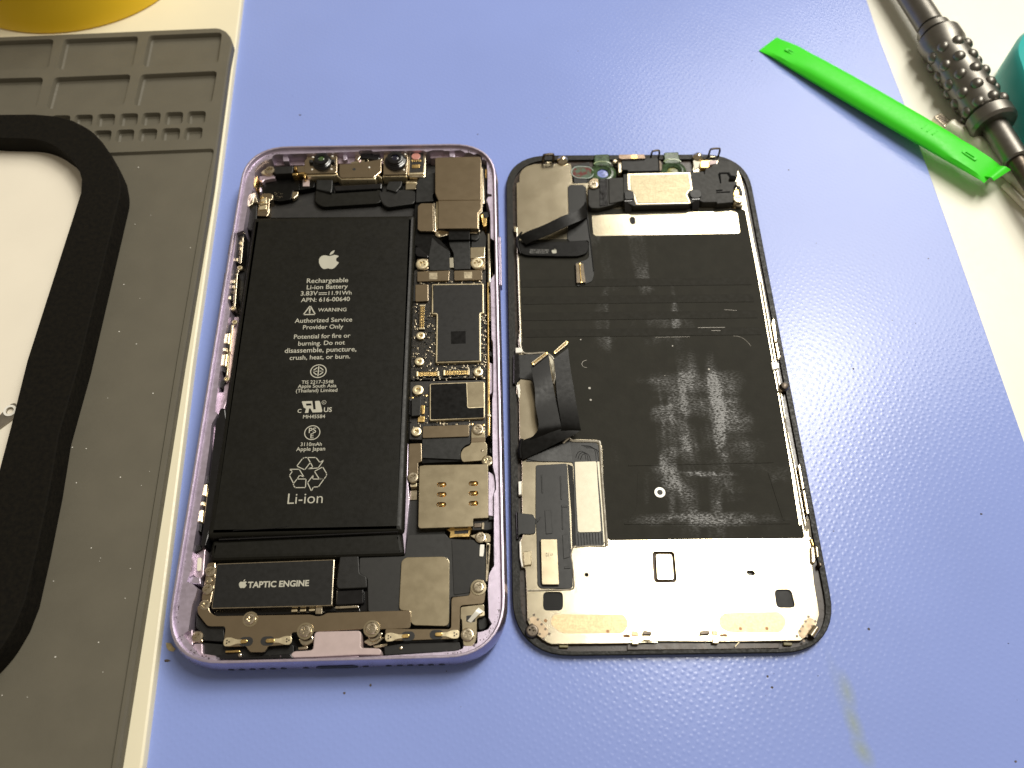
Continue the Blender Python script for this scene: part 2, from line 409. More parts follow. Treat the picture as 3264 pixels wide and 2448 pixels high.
# ---- grey silicone mat with pockets
GZ = 5.2
gm = thing('silicone_mat', 'grey silicone repair mat with moulded parts pockets along its top', 'repair mat', -120, 120, 2.25)
def loc(p, o): return [(q[0] - o.location.x / S, q[1] - o.location.y / S) for q in p]
gpoly = [(-330, -140)] + [(-83.76,-16.56),(-80.39,13.55),(-85.99,110.58),(-88.94,169.28),(-92.84,221.38),(-93.16,231.07)] + [(-94.32,233.78),(-96.28,236.48),(-98.39,237.81),(-99.92,238),(-125.79,235.87),(-169.68,232.19)] + [(-330, 226)]
pockets = [rp(x, 1.6) for x in (
    [(-121.19,233.67),(-97.34,235.69),(-96.2,221.15),(-120.05,219.01)], [(-148.59,231.32),(-124.39,233.28),(-123.11,218.85),(-147.07,217.23)], [(-194.4,228.23),(-151.76,231.36),(-149.88,217.54),(-192.02,214.9)],
    [(-119.84,215.56),(-95.76,217.64),(-95.04,203.51),(-119.1,201.73)], [(-147.02,213.65),(-122.92,215.61),(-122.11,201.77),(-145.97,199.85)], [(-192.19,211.23),(-150.28,213.68),(-148.91,200.28),(-191.01,197.77)])]
small = []
for x0, x1, xb0, xb1 in ((655,822,640,808),(850,1020,835,1000),(1055,1220,1040,1210),(1250,1420,1235,1405),(1455,1618,1440,1605),(1655,1818,1640,1805)): small.append((x0, x1, xb0, xb1, 0))
pk2 = [[(-136.22,197.52),(-130.61,197.82),(-129.89,192.59),(-135.55,192.2)], [(-129.39,197.99),(-123.77,198.24),(-123.14,193),(-128.71,192.61)], [(-122.39,198.37),(-116.84,198.67),(-116.13,193.42),(-121.79,193.03)],
       [(-115.53,198.79),(-109.9,199.09),(-109.33,193.83),(-114.99,193.44)], [(-108.59,199.21),(-103.02,199.51),(-102.48,194.25),(-108.04,193.86)], [(-101.76,199.73),(-96.07,199.98),(-95.62,194.67),(-101.16,194.28)],
       [(-128.76,191.11),(-123.28,191.4),(-122.76,186.56),(-128.24,186.18)], [(-121.86,191.57),(-116.46,191.9),(-115.89,186.88),(-121.44,186.49)], [(-115.03,192.03),(-109.53,192.32),(-109.03,187.28),(-114.66,186.9)],
       [(-108.17,192.44),(-102.6,192.73),(-102.09,187.69),(-107.72,187.31)], [(-101.29,192.8),(-95.79,193.15),(-95.39,188),(-100.9,187.62)], [(-143.15,197.2),(-137.45,197.4),(-136.75,192.27),(-142.41,191.88)]]
pk2 = [rp(p, 1.3) for p in pk2]
work = rp([(-320, -130)] + [(-84.83,-16.57),(-81.55,13.54),(-87.3,110.55),(-90.38,170.09)] + [(-90.77,184.49),(-122.08,182.22),(-167.52,179.34)] + [(-320, 150)], 1.5)
holes = [loc(p, gm) for p in pockets + pk2]
outer = ccw(rp(loc(gpoly, gm), .8)); z0 = 0; z1 = GZ - 2.25
mb = MB(); b0 = mb.loop(outer, z0); b1 = mb.loop(outer, z1 - .5); b2 = mb.loop(inset(outer, .45), z1); mb.wall(b0, b1); mb.wall(b1, b2)
hl = [mb.loop(ccw(h), z1) for h in holes]; wl = mb.loop(ccw(loc(work, gm)), z1)
mb.cap([b2] + hl + [wl]); mb.build('mat_body', grey, gm)
for h in holes:
    big = len(h) and abs(max(q[0] for q in h) - min(q[0] for q in h)) > 12
    q = ccw(h); mb = MB(); d = 1.9 if big else 1.7
    a = mb.loop(q, z1); b = mb.loop(inset(q, .12), z1 - .25); c = mb.loop(inset(q, .45), z1 - d + .4); e = mb.loop(inset(q, 1.0), z1 - d)
    for u, v in ((b, a), (c, b), (e, c)): mb.wall(u, v)
    mb.cap([e]); mb.build('pocket', grey, gm)
q = ccw(loc(work, gm)); mb = MB(); a = mb.loop(q, z1); b = mb.loop(inset(q, .5), z1 - .9); mb.wall(b, a); mb.cap([b]); mb.build('work_area', grey, gm)

# ---- black-rimmed tray with a white floor
TZ = 11.0
tray = thing('parts_tray', 'white parts tray with a thick rounded black foam rim at left edge', 'tray', -120, 130, 4.4)
ro = [(-300, 213)] + [(-154.56,191.5),(-144.44,191.79),(-138.16,191.21),(-132.27,189.47),(-125.95,185.82),(-121.43,181.02),(-117.34,175.69),(-114.07,170.1),(-111.55,163.4)] + [(-109.05,106.85),(-108.96,86.36),(-107.41,72.49),(-106.36,58.33),(-105.76,46.44),(-106.37,41.13),(-108.12,35.43),(-113.12,28.14)] + [(-260, 40)]
ri = [(-280, 190)] + [(-151.73,181.98),(-140.99,181.82),(-135.44,179.77),(-130.1,175.89),(-125.93,171.17),(-123.71,166.51),(-122.67,161.49)] + [(-122.37,106.64),(-121.13,88.13),(-120.56,77.24),(-120.32,65.09),(-122.99,55.83)] + [(-250, 70)]
ro = rp(loc(ro, tray), 3, 4); ri = rp(loc(ri, tray), 3, 4)
mb = MB(); mb.prism(ro, .25, TZ - 4.4, .5, [ri]); mb.build('tray_rim', rubber, tray)
part('tray_floor', tray_m, tray, inset(ccw(ri), -1.5), .3, 1.0, ch=0)
brk = thing('metal_bracket', 'small grey metal strip with a screw hole lying on white tray floor', 'bracket', *(-127.44,93), 5.45, 0)
bo = rp([(q[0] - brk.location.x / S, q[1] - brk.location.y / S) for q in [(-130.76,90.14),(-128.19,93.78),(-126.35,96.99),(-125.26,97.29),(-124.41,96.05),(-124.32,93.16),(-127.1,90.13),(-129.74,86.8)]], .8)
hx, hy = (-125.95,94.99); hx -= brk.location.x / S; hy -= brk.location.y / S
part('bracket_strip', M('dull_bracket', (.30, .27, .22), .4, .8), brk, bo, 0, .5, ch=.08, holes=[circ(hx, hy, .95, 18)])
mb = MB(); mb.prism(circ(hx, hy, 1.6, 24), .5, .72, .06, [circ(hx, hy, 1.0, 18)]); mb.build('eyelet', white_c, brk)

# ---- yellow cup upside down at the top left corner
yc = (-158.8,274.3)
cup = thing('yellow_cup', 'yellow plastic cup standing behind the grey mat', 'cup', yc[0], yc[1], 2.25)
mb = MB(); rr = abs(yc[1] - (-149.2,237.14)[1])
mb.lathe([(rr - .4, 0), (rr, .4), (rr - .1, 1.2), (rr - 1.6, 6), (rr - 5, 20), (rr - 9, 45)], n=96, sx=1.13)
mb.build('cup_body', yellow, cup)

# ---- green pry tool, propped on the cable
pt = thing('pry_tool', 'bright green plastic pry tool crossing the edge of the blue mat', 'pry tool', *(106.44,218.98), 0)
A0 = (85.07,239.46); A1 = (143.32,179.34)
ox, oy = pt.location.x / S, pt.location.y / S
ax = Vector((A1[0] - A0[0], A1[1] - A0[1])); LN = ax.length; ax.normalize(); px = Vector((-ax.y, ax.x))
def spud(t, u, z): q = Vector(A0) + ax * (t * LN) + px * u; return (q.x - ox, q.y - oy, z + .1 + 3.9 * max(0, t))
mb = MB(); rings = []
prof = [(-.005, 4.8, .3), (.012, 5.3, .8), (.05, 5.6, 2.2), (.10, 5.75, 3.0), (.16, 5.9, 4.3), (.22, 6.0, 4.8), (.35, 6.15, 5.1), (.5, 6.2, 5.2), (.65, 6.15, 5.1), (.78, 6.0, 4.8), (.83, 5.9, 4.3), (.88, 5.75, 3.1), (.955, 5.6, 2.4), (.985, 5.3, 1.2), (1.0, 5.0, .35)]
for t, hw, hh in prof:
    hw = max(hw, 5.6) * .86; hh *= .60
    v = []; sk = 0.0
    for k in range(15):
        s_ = -1 + 2 * k / 14; e_ = max(0, 1 - abs(s_) ** 3.2)
        flatk = 1 if (.12 < t < .86) else 0
        z = hh * (.35 + .65 * e_ ** .7) if flatk else hh * (.55 + .45 * min(1, e_ * 3))
        v.append(spud(t + s_ * sk, s_ * hw, z))
    for k in range(15):
        s_ = 1 - 2 * k / 14; v.append(spud(t, s_ * hw * .93, -.0 if .03 < t < .97 else 0))
    rings.append(mb.add(v))
for a, b in zip(rings, rings[1:]): mb.wall(a, b, True)
mb.f.append(tuple(rings[0])); mb.f.append(tuple(rings[-1][::-1]))
mb.build('pry_body', greenp, pt)
for t0, t1, hz in ((.075, .145, 3.1), (.865, .925, 3.25)):
    mb = MB(); q = [spud(t0, -.75, 0), spud(t1, -.75, 0), spud(t1, .75, 0), spud(t0, .75, 0)]
    tm = (t0 + t1) / 2; zz = .1 + 3.9 * tm + hz * .60 - .3
    mb.prism(rp([(a[0], a[1]) for a in q], .5), zz - 1, zz + .5, .15, [rp([(a[0] , a[1]) for a in (spud(t0 + .012, -.35, 0), spud(t1 - .012, -.35, 0), spud(t1 - .012, .35, 0), spud(t0 + .012, .35, 0))], .2)])
    mb.build('finger_slot', greenp, pt)
for k in range(3):
    t = .70 + .022 * k; q = [spud(t, -1.6, 0), spud(t + .006, -1.6, 0), spud(t + .006, 1.2, 0), spud(t, 1.2, 0)]
    zz = .1 + 3.9 * t + 3.02
    MB().prism(rp([(a[0], a[1]) for a in q], .2), zz - .5, zz + .06, .05).build('size_mark', greenp, pt)
# curled burr at the worn tip
mb = MB(); mb.ribbon([spud(.985, -3.0, .8), spud(1.005, -2.9, 1.6), spud(1.02, -2.7, .9)], [spud(.99, 3.3, .8), spud(1.012, 3.4, 2.0), spud(1.035, 3.7, 1.7)], .35)
mb.build('worn_tip', greenp, pt)

# ---- white charging cable under the pry tool
cb = thing('charging_cable', 'white charging cable with small metal plug tip beneath the pry tool', 'cable', *(141.55,198.05), DZ)
def cl(p, dz=0): return [(q[0] - cb.location.x / S, q[1] - cb.location.y / S, q[2] - DZ + dz) for q in p]
c1 = cl([(133.38,206.65,0.6),(137.1,201.2,0.6),(137.39,201.81,0.6),(144.9,193.56,0.6),(146.65,192.11,0.5),(149.39,183.09,0.3),(151.97,181.71,0.2),(157.21,174.44,0.1),(163.22,165.86,0.1)])
d0 = (Vector(c1[3]) - Vector(c1[2])).normalized()
mb = MB(); t0 = Vector(cl([(133.95,206.87,0.8)])[0]); t1 = Vector(cl([(136.92,202.5,0.8)])[0]); n_ = Vector((-(t1 - t0).y, (t1 - t0).x, 0)).normalized()
mb.prism(rp([tuple((q)[:2]) for q in (t0 - n_ * 1.7, t1 - n_ * 1.8, t1 + n_ * 1.8, t0 + n_ * 1.7)], .8), .8, 3.0, .3); mb.build('plug_tip', nickel, cb)
mb = MB()
for k in range(4):
    s_ = .22 + .13 * k; c_ = t0.lerp(t1, s_); u_ = (t1 - t0).normalized()
    q = [c_ - n_ * 1.0 - u_ * .25, c_ + n_ * 1.0 - u_ * .25, c_ + n_ * 1.0 + u_ * .25, c_ - n_ * 1.0 + u_ * .25]
    mb.prism([tuple(a[:2]) for a in q], 2.9, 3.05, 0)
mb.build('plug_contact', tool_dark, cb)
p0 = t1 - (t1 - t0).normalized() * .3; p1 = Vector(cl([(146.48,193.21,0.5)])[0]); p2 = Vector(cl([(150.64,184.34,0.2)])[0])
MB().tube([p0, p0.lerp(p1, .04), p0.lerp(p1, .96), p1], [2.0, 2.5, 2.5, 2.3], 20).build('plug_body', white_p, cb)
MB().tube([p1 + (p0 - p1) * .02, p1.lerp(p2, .25), p1.lerp(p2, .9), p2.lerp(p1, -.04)], [2.1, 1.95, 1.85, 2.1], 18).build('strain_relief', white_p, cb)
p3 = Vector(cl([(154.4,177.72,0.1)])[0]); p4 = p3 + (p3 - p2) * 1.5
MB().tube([p2, p2.lerp(p3, .3), p3, p4], 1.75, 18).build('cord', white_p, cb)
q0, q1 = [Vector(a) for a in cl([(149.19,179.65,-0.5),(153.14,171.95,-0.5)])]
MB().tube([q0, q1, q1 + (q1 - q0) * 2], 1.1, 14).build('cord', white_p, cb)

# ---- knurled screwdriver
DX = 6.0
b0 = Vector((*(134.95,255.53), DX)); b1 = Vector((*(151.02,180.91), DX))
sd = thing('screwdriver', 'gunmetal screwdriver with a dimpled grip lying on white desk', 'screwdriver', b0.x, b0.y, DZ)
ax = (b1 - b0).normalized(); LT = (b1 - b0).length
def dpos(x, y): return (Vector((x, y, DX)) - b0).dot(ax)
zs = [dpos(*q) for q in [(139.89,241.4),(140.99,237.57),(143.24,230.37),(150.05,203.18),(150.85,197.59),(151.26,183.28)]]
MT = Matrix.Translation((0, 0, DX - DZ)) @ ax.to_track_quat('Z', 'Y').to_matrix().to_4x4()
def lat(name, prof, mat): MB().lathe(prof, n=40, mat=MT).build(name, mat, sd)
lat('shaft', [(4.3, -140), (4.3, zs[0] - 1.2), (3.7, zs[0] - 1.0), (3.7, zs[0])], toolm)
lat('collar', [(4.9, zs[0]), (5.3, zs[0] + .6), (5.3, zs[1] - 1.2), (4.7, zs[1] - 1), (4.7, zs[1])], toolm)
lat('grip', [(5.8, zs[1]), (6.9, zs[1] + .8), (6.9, zs[2] - 2.5), (6.2, zs[2] - .5), (6.2, zs[3] - .5), (5.5, zs[3]), (5.5, zs[3] + .5)], toolm)
lat('end_collar', [(6.1, zs[3] + .5), (7.1, zs[3] + 1.2), (7.1, zs[4] - 1), (6.4, zs[4]), (3.6, zs[4]), (3.6, zs[4] - 1.5)], toolm)
lat('bit_holder', [(3.4, zs[4] - 3), (3.75, zs[4] + 1), (3.75, zs[5] - .6), (3.3, zs[5])], toolm)
lat('bit', [(2.6, zs[5] - 1), (2.6, zs[5] + 1), (2.2, zs[5] + 40)], tool_dark)
mb = MB(); mb.lathe([(1.9, -.3), (1.8, .1), (1.45, .62), (.8, 1.0), (.12, 1.1)], n=16); dm = mb.mesh('dimple'); dm.materials.append(toolm)
nr = 5
for i in range(nr):
    for k in range(8):
        a = 2 * math.pi * (k + (.5 if i % 2 else 0)) / 8
        o = link('dimple', dm, sd)
        o.matrix_local = Matrix.Translation(MT.translation * S) @ MT.to_3x3().to_4x4() @ Matrix.Rotation(a, 4, 'Z') @ Matrix.Translation((6.3 * S, 0, (zs[2] + 1.5 + (zs[3] - zs[2] - 3.2) * i / (nr - 1)) * S)) @ Matrix.Rotation(math.pi / 2, 4, 'Y')

# ---- teal case at the right edge
tc_ = thing('teal_case', 'turquoise rounded plastic case cut off by the right edge', 'case', *(158.27,211.26), DZ)
tp = [(177.97,242.08),(166.85,236.13),(160.7,230.7),(157.35,224.52),(156.51,220.61),(156.24,213.54),(156.37,204.39),(157.39,187),(171.39,182.04),(191.96,233.52)]
tp = rp([(q[0] - tc_.location.x / S, q[1] - tc_.location.y / S) for q in tp], 6, 6)
mb = MB(); q = ccw(tp); l0 = mb.loop(inset(q, 1.5), 0); l1 = mb.loop(q, 2); l2 = mb.loop(q, 13); l3 = mb.loop(inset(q, .9), 15); l4 = mb.loop(inset(q, 2.4), 15.6)
for u, v in ((l0, l1), (l1, l2), (l2, l3), (l3, l4)): mb.wall(u, v)
mb.cap([l4]); mb.build('case_body', teal, tc_)

# ---- dirt on the mat
def inside(x, y, p):
    c = False
    for i in range(len(p)):
        (ax_, ay_), (bx_, by_) = p[i - 1][:2], p[i][:2]
        if (ay_ > y) != (by_ > y) and x < ax_ + (y - ay_) * (bx_ - ax_) / (by_ - ay_): c = not c
    return c
on_mat = [(-60, 0)] + [(-54.26,14.28),(-86.01,257.1)] + [(121.65,263.11),(122.05,240.89),(124.04,215.4),(125.34,191.41),(126.83,165.35)] + [(129.65,86.86)] + [(150, 0)]
sx, sy = (-75.86,39.03)
scr = part('tape_scrap', scrapm, None, rp([(-77.58,39.96),(-76.35,39.84),(-75.75,39.02),(-75.04,38.61),(-75.48,37.99),(-76.5,38.18),(-77.13,38.79)], .2), .01, .22, ch=.05)
for k, v in (('label', 'torn yellowish scrap of tape on blue mat beside the phone corner'), ('category', 'tape scrap')): scr[k] = v
mb = MB(); random.seed(3)
fixed = [(-36.02,29.65), (-76.52,36.01), (115.48,73.45), (58.03,34.44), (58.7,32.11), (91.31,113.96), (83.93,183.92), (-68.61,204.09), (82.68,45.2), (108.97,17.65), (-30.43,31.38), (-78.08,21.41)]
for x, y in fixed + [q for q in ((random.uniform(-75, 140), random.uniform(20, 250)) for _ in range(40)) if inside(*q, on_mat)]:
    s_ = random.uniform(.06, .13) if (x, y) not in fixed else random.uniform(.2, .36)
    a = random.uniform(0, 3.14); l_ = s_ * random.choice((1, 1, 1.4, 2.4))
    p = [(x + l_ * math.cos(a + t) * random.uniform(.7, 1), y + s_ * math.sin(a + t) * random.uniform(.7, 1)) for t in (0, 1.2, 2.3, 3.4, 4.6, 5.4)]
    mb.prism(p, .005, .08, 0)
mb.build('dust', dustm, kind='stuff', label='dark dust specks scattered over the blue mat')
mb = MB()
for _ in range(170):
    x, y = random.uniform(-175, -55), random.uniform(0, 235); s_ = random.uniform(.08, .2)
    if not inside(x + 1.2, y, work): continue
    mb.prism(circ(x, y, s_, 5, a0=random.random()), 4.31, 4.40, 0)
mb.build('lint', dustw, kind='stuff', label='pale lint specks on the grey silicone mat')

# ================================================================ PHONE BODY (screen side up, opened)
ph = thing('smartphone', 'open lilac smartphone body with battery and circuit board exposed', 'smartphone', -40.42249, 109.8296, 0, .0378967)
P = lambda n, mt, *a, **k: part(n, mt, ph, *a, **k)
# housing: lofted side wall, lip, shelf with a shaped opening, inner wall
HW, HL, RC = 37.85, 75.45, 14.0
mb = MB(); prev = None
for ins, z in ((2.2, .02), (.9, .5), (.3, 1.6), (.05, 2.9), (0, 4.1), (.1, 5.4), (.38, 6.6), (.62, 7.3), (.75, 7.55), (.9, 7.6), (1.15, 7.6), (1.28, 7.5), (1.40, 6.75), (1.55, 6.5)):
    l = mb.loop(rrect(HW - ins, HL - ins, RC - ins), z)
    if prev: mb.wall(prev, l)
    prev = l
    if ins == .75: mb.build('side_band', lilac_o, ph); mb = MB(); prev = mb.loop(rrect(HW - ins, HL - ins, RC - ins), z)
opening = ([(-33.6,63.99),(-33.89,66.46),(-33.2,68.11),(-31.53,70),(-29.36,70.88)] + [(-29.16,71.88),(-28.53,72.55),(-19.82,72.75)] + [(-10.17,73),(-3.69,73.17),(-3.39,73.64),(0.03,73.69),(0.61,73.09),(3.91,73.26),(15.38,73.28),(16.61,72.73)]
  + [(18.51,73.34),(21.58,73.28),(21.83,72.99),(25.66,73.12),(26.68,73.18),(27.7,72.65),(28.08,72.14),(29.61,72.11),(30.76,71.4),(32.41,71.54),(33.17,70.85),(33.28,69.33),(33.92,69.23),(34.61,68.63),(34.8,63.47),(34.71,56.17),(35.88,55.83),(35.93,55.03),(34.88,54.89),(34.37,53.79)]
  + [(34.81,52.33),(35.41,48.9),(35.4,39.86),(36.4,38.91),(36.77,34.28),(36.59,27.97),(35.77,26.65),(35.09,25.34)] + [(35.19,19.4),(35.19,6.73),(35.53,5.68),(35.52,-1.02),(35.4,-9.01),(35.1,-11.45),(34.97,-26.01),(35,-29.85),(35.5,-32.08),(35.67,-34.07),(35.65,-35.6),(35.14,-36.67),(34.98,-46.82),(34.79,-54.08)]
  + [(35.02,-47.83),(34.92,-54.25),(33.99,-55.71),(33.62,-56.62),(33.4,-60.08)] + [(33.5,-63.94),(33.5,-66.11),(34.19,-67.44),(33.33,-68.63),(31.91,-69.15),(31.02,-69.22),(30.96,-71.52),(30.02,-72.13),(27.87,-72.17),(27.78,-72.62),(26.76,-73.01),(25.74,-73.16),(22.58,-73.31)]
  + [(10.21,-73.81),(-8.73,-74.08),(-25.58,-73.84)] + [(-25.59,-73.74),(-26.07,-72.94),(-28.07,-73.12),(-29.39,-72.86),(-31.36,-70.83),(-33.67,-68.49),(-33.57,-67.94),(-32.82,-67.31),(-32.8,-65.36),(-32.82,-61.78)]
  + [(-32.38,-59.72),(-32.2,-57.96),(-33.54,-56.86),(-34.91,-56.28),(-34.42,-54.66),(-34.56,-51.18),(-34.6,-48.33),(-34.54,-44.41),(-34.4,-30.54),(-34.52,-22.3),(-34.82,-16.69),(-33.72,-13.76)]
  + [(-34.46,-13.2),(-34.78,-4.11),(-35,9.41),(-34.82,12.5),(-34.54,16.46),(-35.75,20.31),(-35.8,30.81),(-35.85,33.51),(-36.28,43.19),(-34.43,44.09),(-34.35,51.75),(-34.58,56.16)] + [(-34.78,55.79),(-33.55,58.32),(-33.68,61.55)])
opening = ccw(opening)
oh = mb.loop(opening, 6.5); mb.cap([prev, oh])
ow = mb.loop(opening, 6.3); mb.wall(ow, oh)
of = mb.loop(inset(opening, .25), 1.2); mb.wall(of, ow)
mb.build('housing', lilac, ph)
MB().prism(rrect(35.9, 73.6, 12), .9, 1.3, 0).build('back_cover', floorm, ph)
mb = MB(); rs_ = random.Random(5)
ol = rrect(HW - 1.75, HL - 1.75, RC - 1.75, 14)
for _ in range(150):
    i = rs_.randrange(len(ol)); a, b = ol[i], ol[(i + 1) % len(ol)]; t = rs_.random(); d = rs_.random() ** 2 * .8
    x, y = (a[0] + (b[0] - a[0]) * t) , (a[1] + (b[1] - a[1]) * t); k = 1 - d / math.hypot(x, y); r = rs_.uniform(.05, .17)
    mb.prism(circ(x * k, y * k, r, 6, r * rs_.uniform(.5, 1.6)), 6.5, 6.54, 0)
mb.build('glue_residue', M('dark_glue', (.07, .05, .06), .6), ph, kind='stuff')
# antenna bands: thin strips let into the side wall
def band(y0, y1, side, ext=0):
    mb = MB(); rings = []
    for ins, z in ((.3, 1.6), (.05, 2.9), (0, 4.1), (.1, 5.4), (.38, 6.6), (.62, 7.3), (.75, 7.53)):
        rings.append([(side * (HW - ins + .015), y0, z), (side * (HW - ins + .015), y1, z)])
    for a, b in zip(rings, rings[1:]):
        i = mb.add(a + b); mb.f.append((i[0], i[1], i[3], i[2]) if side > 0 else (i[0], i[2], i[3], i[1]))
    mb.build('antenna_band', lilac_p, ph)
yb = (37.54,-59.6)[1]; band(yb - .9, yb + .9, 1)
yb = (38.1,62.95)[1]; band(min(yb, HL - 14) - .8, min(yb, HL - 14) + .8, 1)
# side keys
k0 = (-39.05,43.49)[1]; k1 = (-38.68,36.51)[1]; k2 = (-38.71,30.39)[1]; k3 = (-38.31,20.3)[1]
for a, b in ((k1, k0), (k3, k2)):
    MB().prism(rp(rect(-HW - .45, a, -HW + .4, b), .3), 2.9, 5.3, .3).build('volume_key', lilac_o, ph)
a = (-38.81,49.69)[1]; MB().prism(rp(rect(-HW - .3, a - 3, -HW + .4, a + 3), .3), 3.1, 5.1, .25).build('mute_switch', lilac_o, ph)
k0 = (38.82,41.37)[1]; k1 = (38.66,24.48)[1]
MB().prism(rp(rect(HW - .4, k1, HW + .45, k0), .3), 2.9, 5.4, .3).build('power_key', lilac_o, ph)
# speaker holes and charging port along the bottom edge
for x in ((-23.03,-76.46), (-20.68,-76.45), (-18.38,-76.37), (-16.24,-76.36), (-13.89,-76.35), (-11.58,-76.3), (-6.71,-76.22), (6.34,-75.94), (11.38,-75.96), (13.82,-75.99), (16.08,-75.91), (18.41,-75.9), (20.6,-75.88), (23.04,-75.87)):
    mb = MB(); mb.lathe([(.72, 0), (.72, .06), (.55, .07)], (0, 0, 0), 16, Matrix.Translation((x[0], -HL + .03, 4.0)) @ Matrix.Rotation(math.pi / 2, 4, 'X')); mb.build('speaker_hole', floorm, ph)
xa = (-3.18,-76.18)[0]; xb = (3.4,-76)[0]
mb = MB(); q = obround((xa, 0), (xb, 0), 1.35); i0 = mb.add([(a, -HL - .02, 4 + b) for a, b in q]); mb.f.append(tuple(i0)); mb.build('charging_port', floorm, ph)

# pockets and ribs seen in the rim
P('rim_rib', lilac, [(-26.58,73.11),(-25,73.16),(-24.43,70.62),(-26.14,70.65)], 1.3, 5.6, ch=.1)
P('rim_rib', lilac, [(23.37,73.51),(25.04,73.48),(25.05,71.35),(23.45,71.38)], 1.3, 5.6, ch=.1)
P('rim_rib', lilac, [(-8.71,73.48),(-7.61,73.61),(-7.11,71.1),(-8.18,70.68)], 1.3, 5.6, ch=.1)
P('rim_ledge', lilac_in, [(-30.16,75),(-20.69,75.34),(-20.3,71.06),(-29.1,71.07)], 1.3, 3.4, ch=.2, r=.4)
P('rim_ledge', lilac_in, [(17.55,75.37),(27.99,75),(28.12,72.42),(17.61,72.11)], 1.3, 4.4, ch=.1)
P('rim_ledge', lilac_in, [(-10.61,75.15),(3.53,75.32),(3.75,70.44),(-9.96,70.7)], 1.3, 4.2, ch=.1)
P('rim_ledge', lilac_in, [(-33.19,66.23),(-28.72,66.8),(-28.2,65.47),(-31.38,64.7),(-32.01,63.56),(-32.86,64.4)], 1.3, 4.2, ch=.3, r=.4)
P('rim_ledge', lilac_in, [(-34.25,-67.51),(-32.6,-66.62),(-32.03,-69.78),(-31.98,-70.7),(-29.75,-72.58),(-29.99,-72.84),(-34.33,-68.25)], 1.3, 4.6, ch=.2)
P('rim_ledge', lilac_in, [(-31.7,-69.87),(-29.84,-69.83),(-29.47,-72.03),(-26.47,-72.55),(-26.06,-73.56),(-29.99,-72.65),(-31.78,-70.6)], 1.3, 5.0, ch=.15, r=.3)
P('rim_ledge', lilac, [(30.97,-68.85),(33.3,-68.25),(33.6,-67.41),(34.55,-67.25),(34.23,-69.58),(30.15,-71.79),(27.71,-71.82),(27.71,-71.27),(30.91,-71.16)], 1.3, 4.8, ch=.25, r=.3)
P('side_rail', lilac_in, [(-34.12,16.47),(-32.81,16.44),(-31.48,-6.79),(-32.63,-12.08),(-33.63,-12.06),(-34.04,-4.03)], 1.3, 4.2, ch=.15)
P('side_rail', lilac_in, [(-34.96,-6.59),(-32.24,-6.65),(-33.03,-11.52),(-34.62,-25.55),(-35.07,-29.66),(-35.4,-21.33)], 1.3, 4.4, ch=.15)
P('side_rail', lilac, [(12.09,-10.41),(12.66,-10.42),(13.33,-22.28),(14.06,-22.47),(14.22,-31.48),(14.79,-37.29),(14.4,-44.88),(14.13,-50.65),(13.31,-44.86),(13.75,-36.59),(13.2,-27.97)], 1.3, 5.0, ch=.12)
P('side_rail', lilac, [(34.46,0.26),(35.47,-0.28),(35.35,-8.32),(34.42,-9.28)], 1.3, 5.2, ch=.1)
P('side_rail', lilac, [(33.81,-30.48),(35.21,-31.4),(35.5,-33.62),(35.48,-35.16),(35.05,-36.24),(35,-42.04),(33.67,-41.8)], 1.3, 5.4, ch=.12)
P('rim_pocket', lilac_in, [(-35.32,-47.75),(-32.56,-47.47),(-32.08,-54.22),(-33.02,-55.52),(-34.9,-53.82)], 1.3, 4.2, ch=.2, r=.3)
P('white_spacer', white_p, [(-33.91,-50.25),(-33,-50.17),(-32.79,-53.42),(-33.63,-53.4)], 4.2, 4.7, r=1, ch=.1)
P('rim_rib', lilac, [(-35.31,-55.96),(-34.2,-54.84),(-32.37,-55.21),(-31.99,-56.69),(-34.11,-56.48)], 1.3, 5.4, ch=.1, r=.3)
for pts in ([(-35.29,10.39),(-34.06,10.57),(-33.88,7.08),(-35.29,7.32)], [(-35.31,4.09),(-33.87,4.14),(-33.74,0.28),(-35.28,0.63)], [(-35.16,-32.17),(-33.95,-32.31),(-33.8,-35.47),(-34.97,-35.26)], [(-35.08,-38.66),(-33.91,-38.87),(-33.72,-42.04),(-34.96,-41.73)]):
    P('antenna_clip', cream_metal, pts, 1.3, 5.6, ch=.25, r=.2)
for pts in ([(-34.98,6.03),(-34.14,5.93),(-34.09,4.8),(-35.07,5.15)], [(-34.93,-36.67),(-33.97,-36.8),(-33.9,-37.76),(-34.94,-37.56)], [(33.76,-14.9),(34.66,-14.92),(34.65,-15.64),(33.83,-15.62)]):
    P('antenna_clip', cream_metal, pts, 1.3, 5.5, ch=.1)
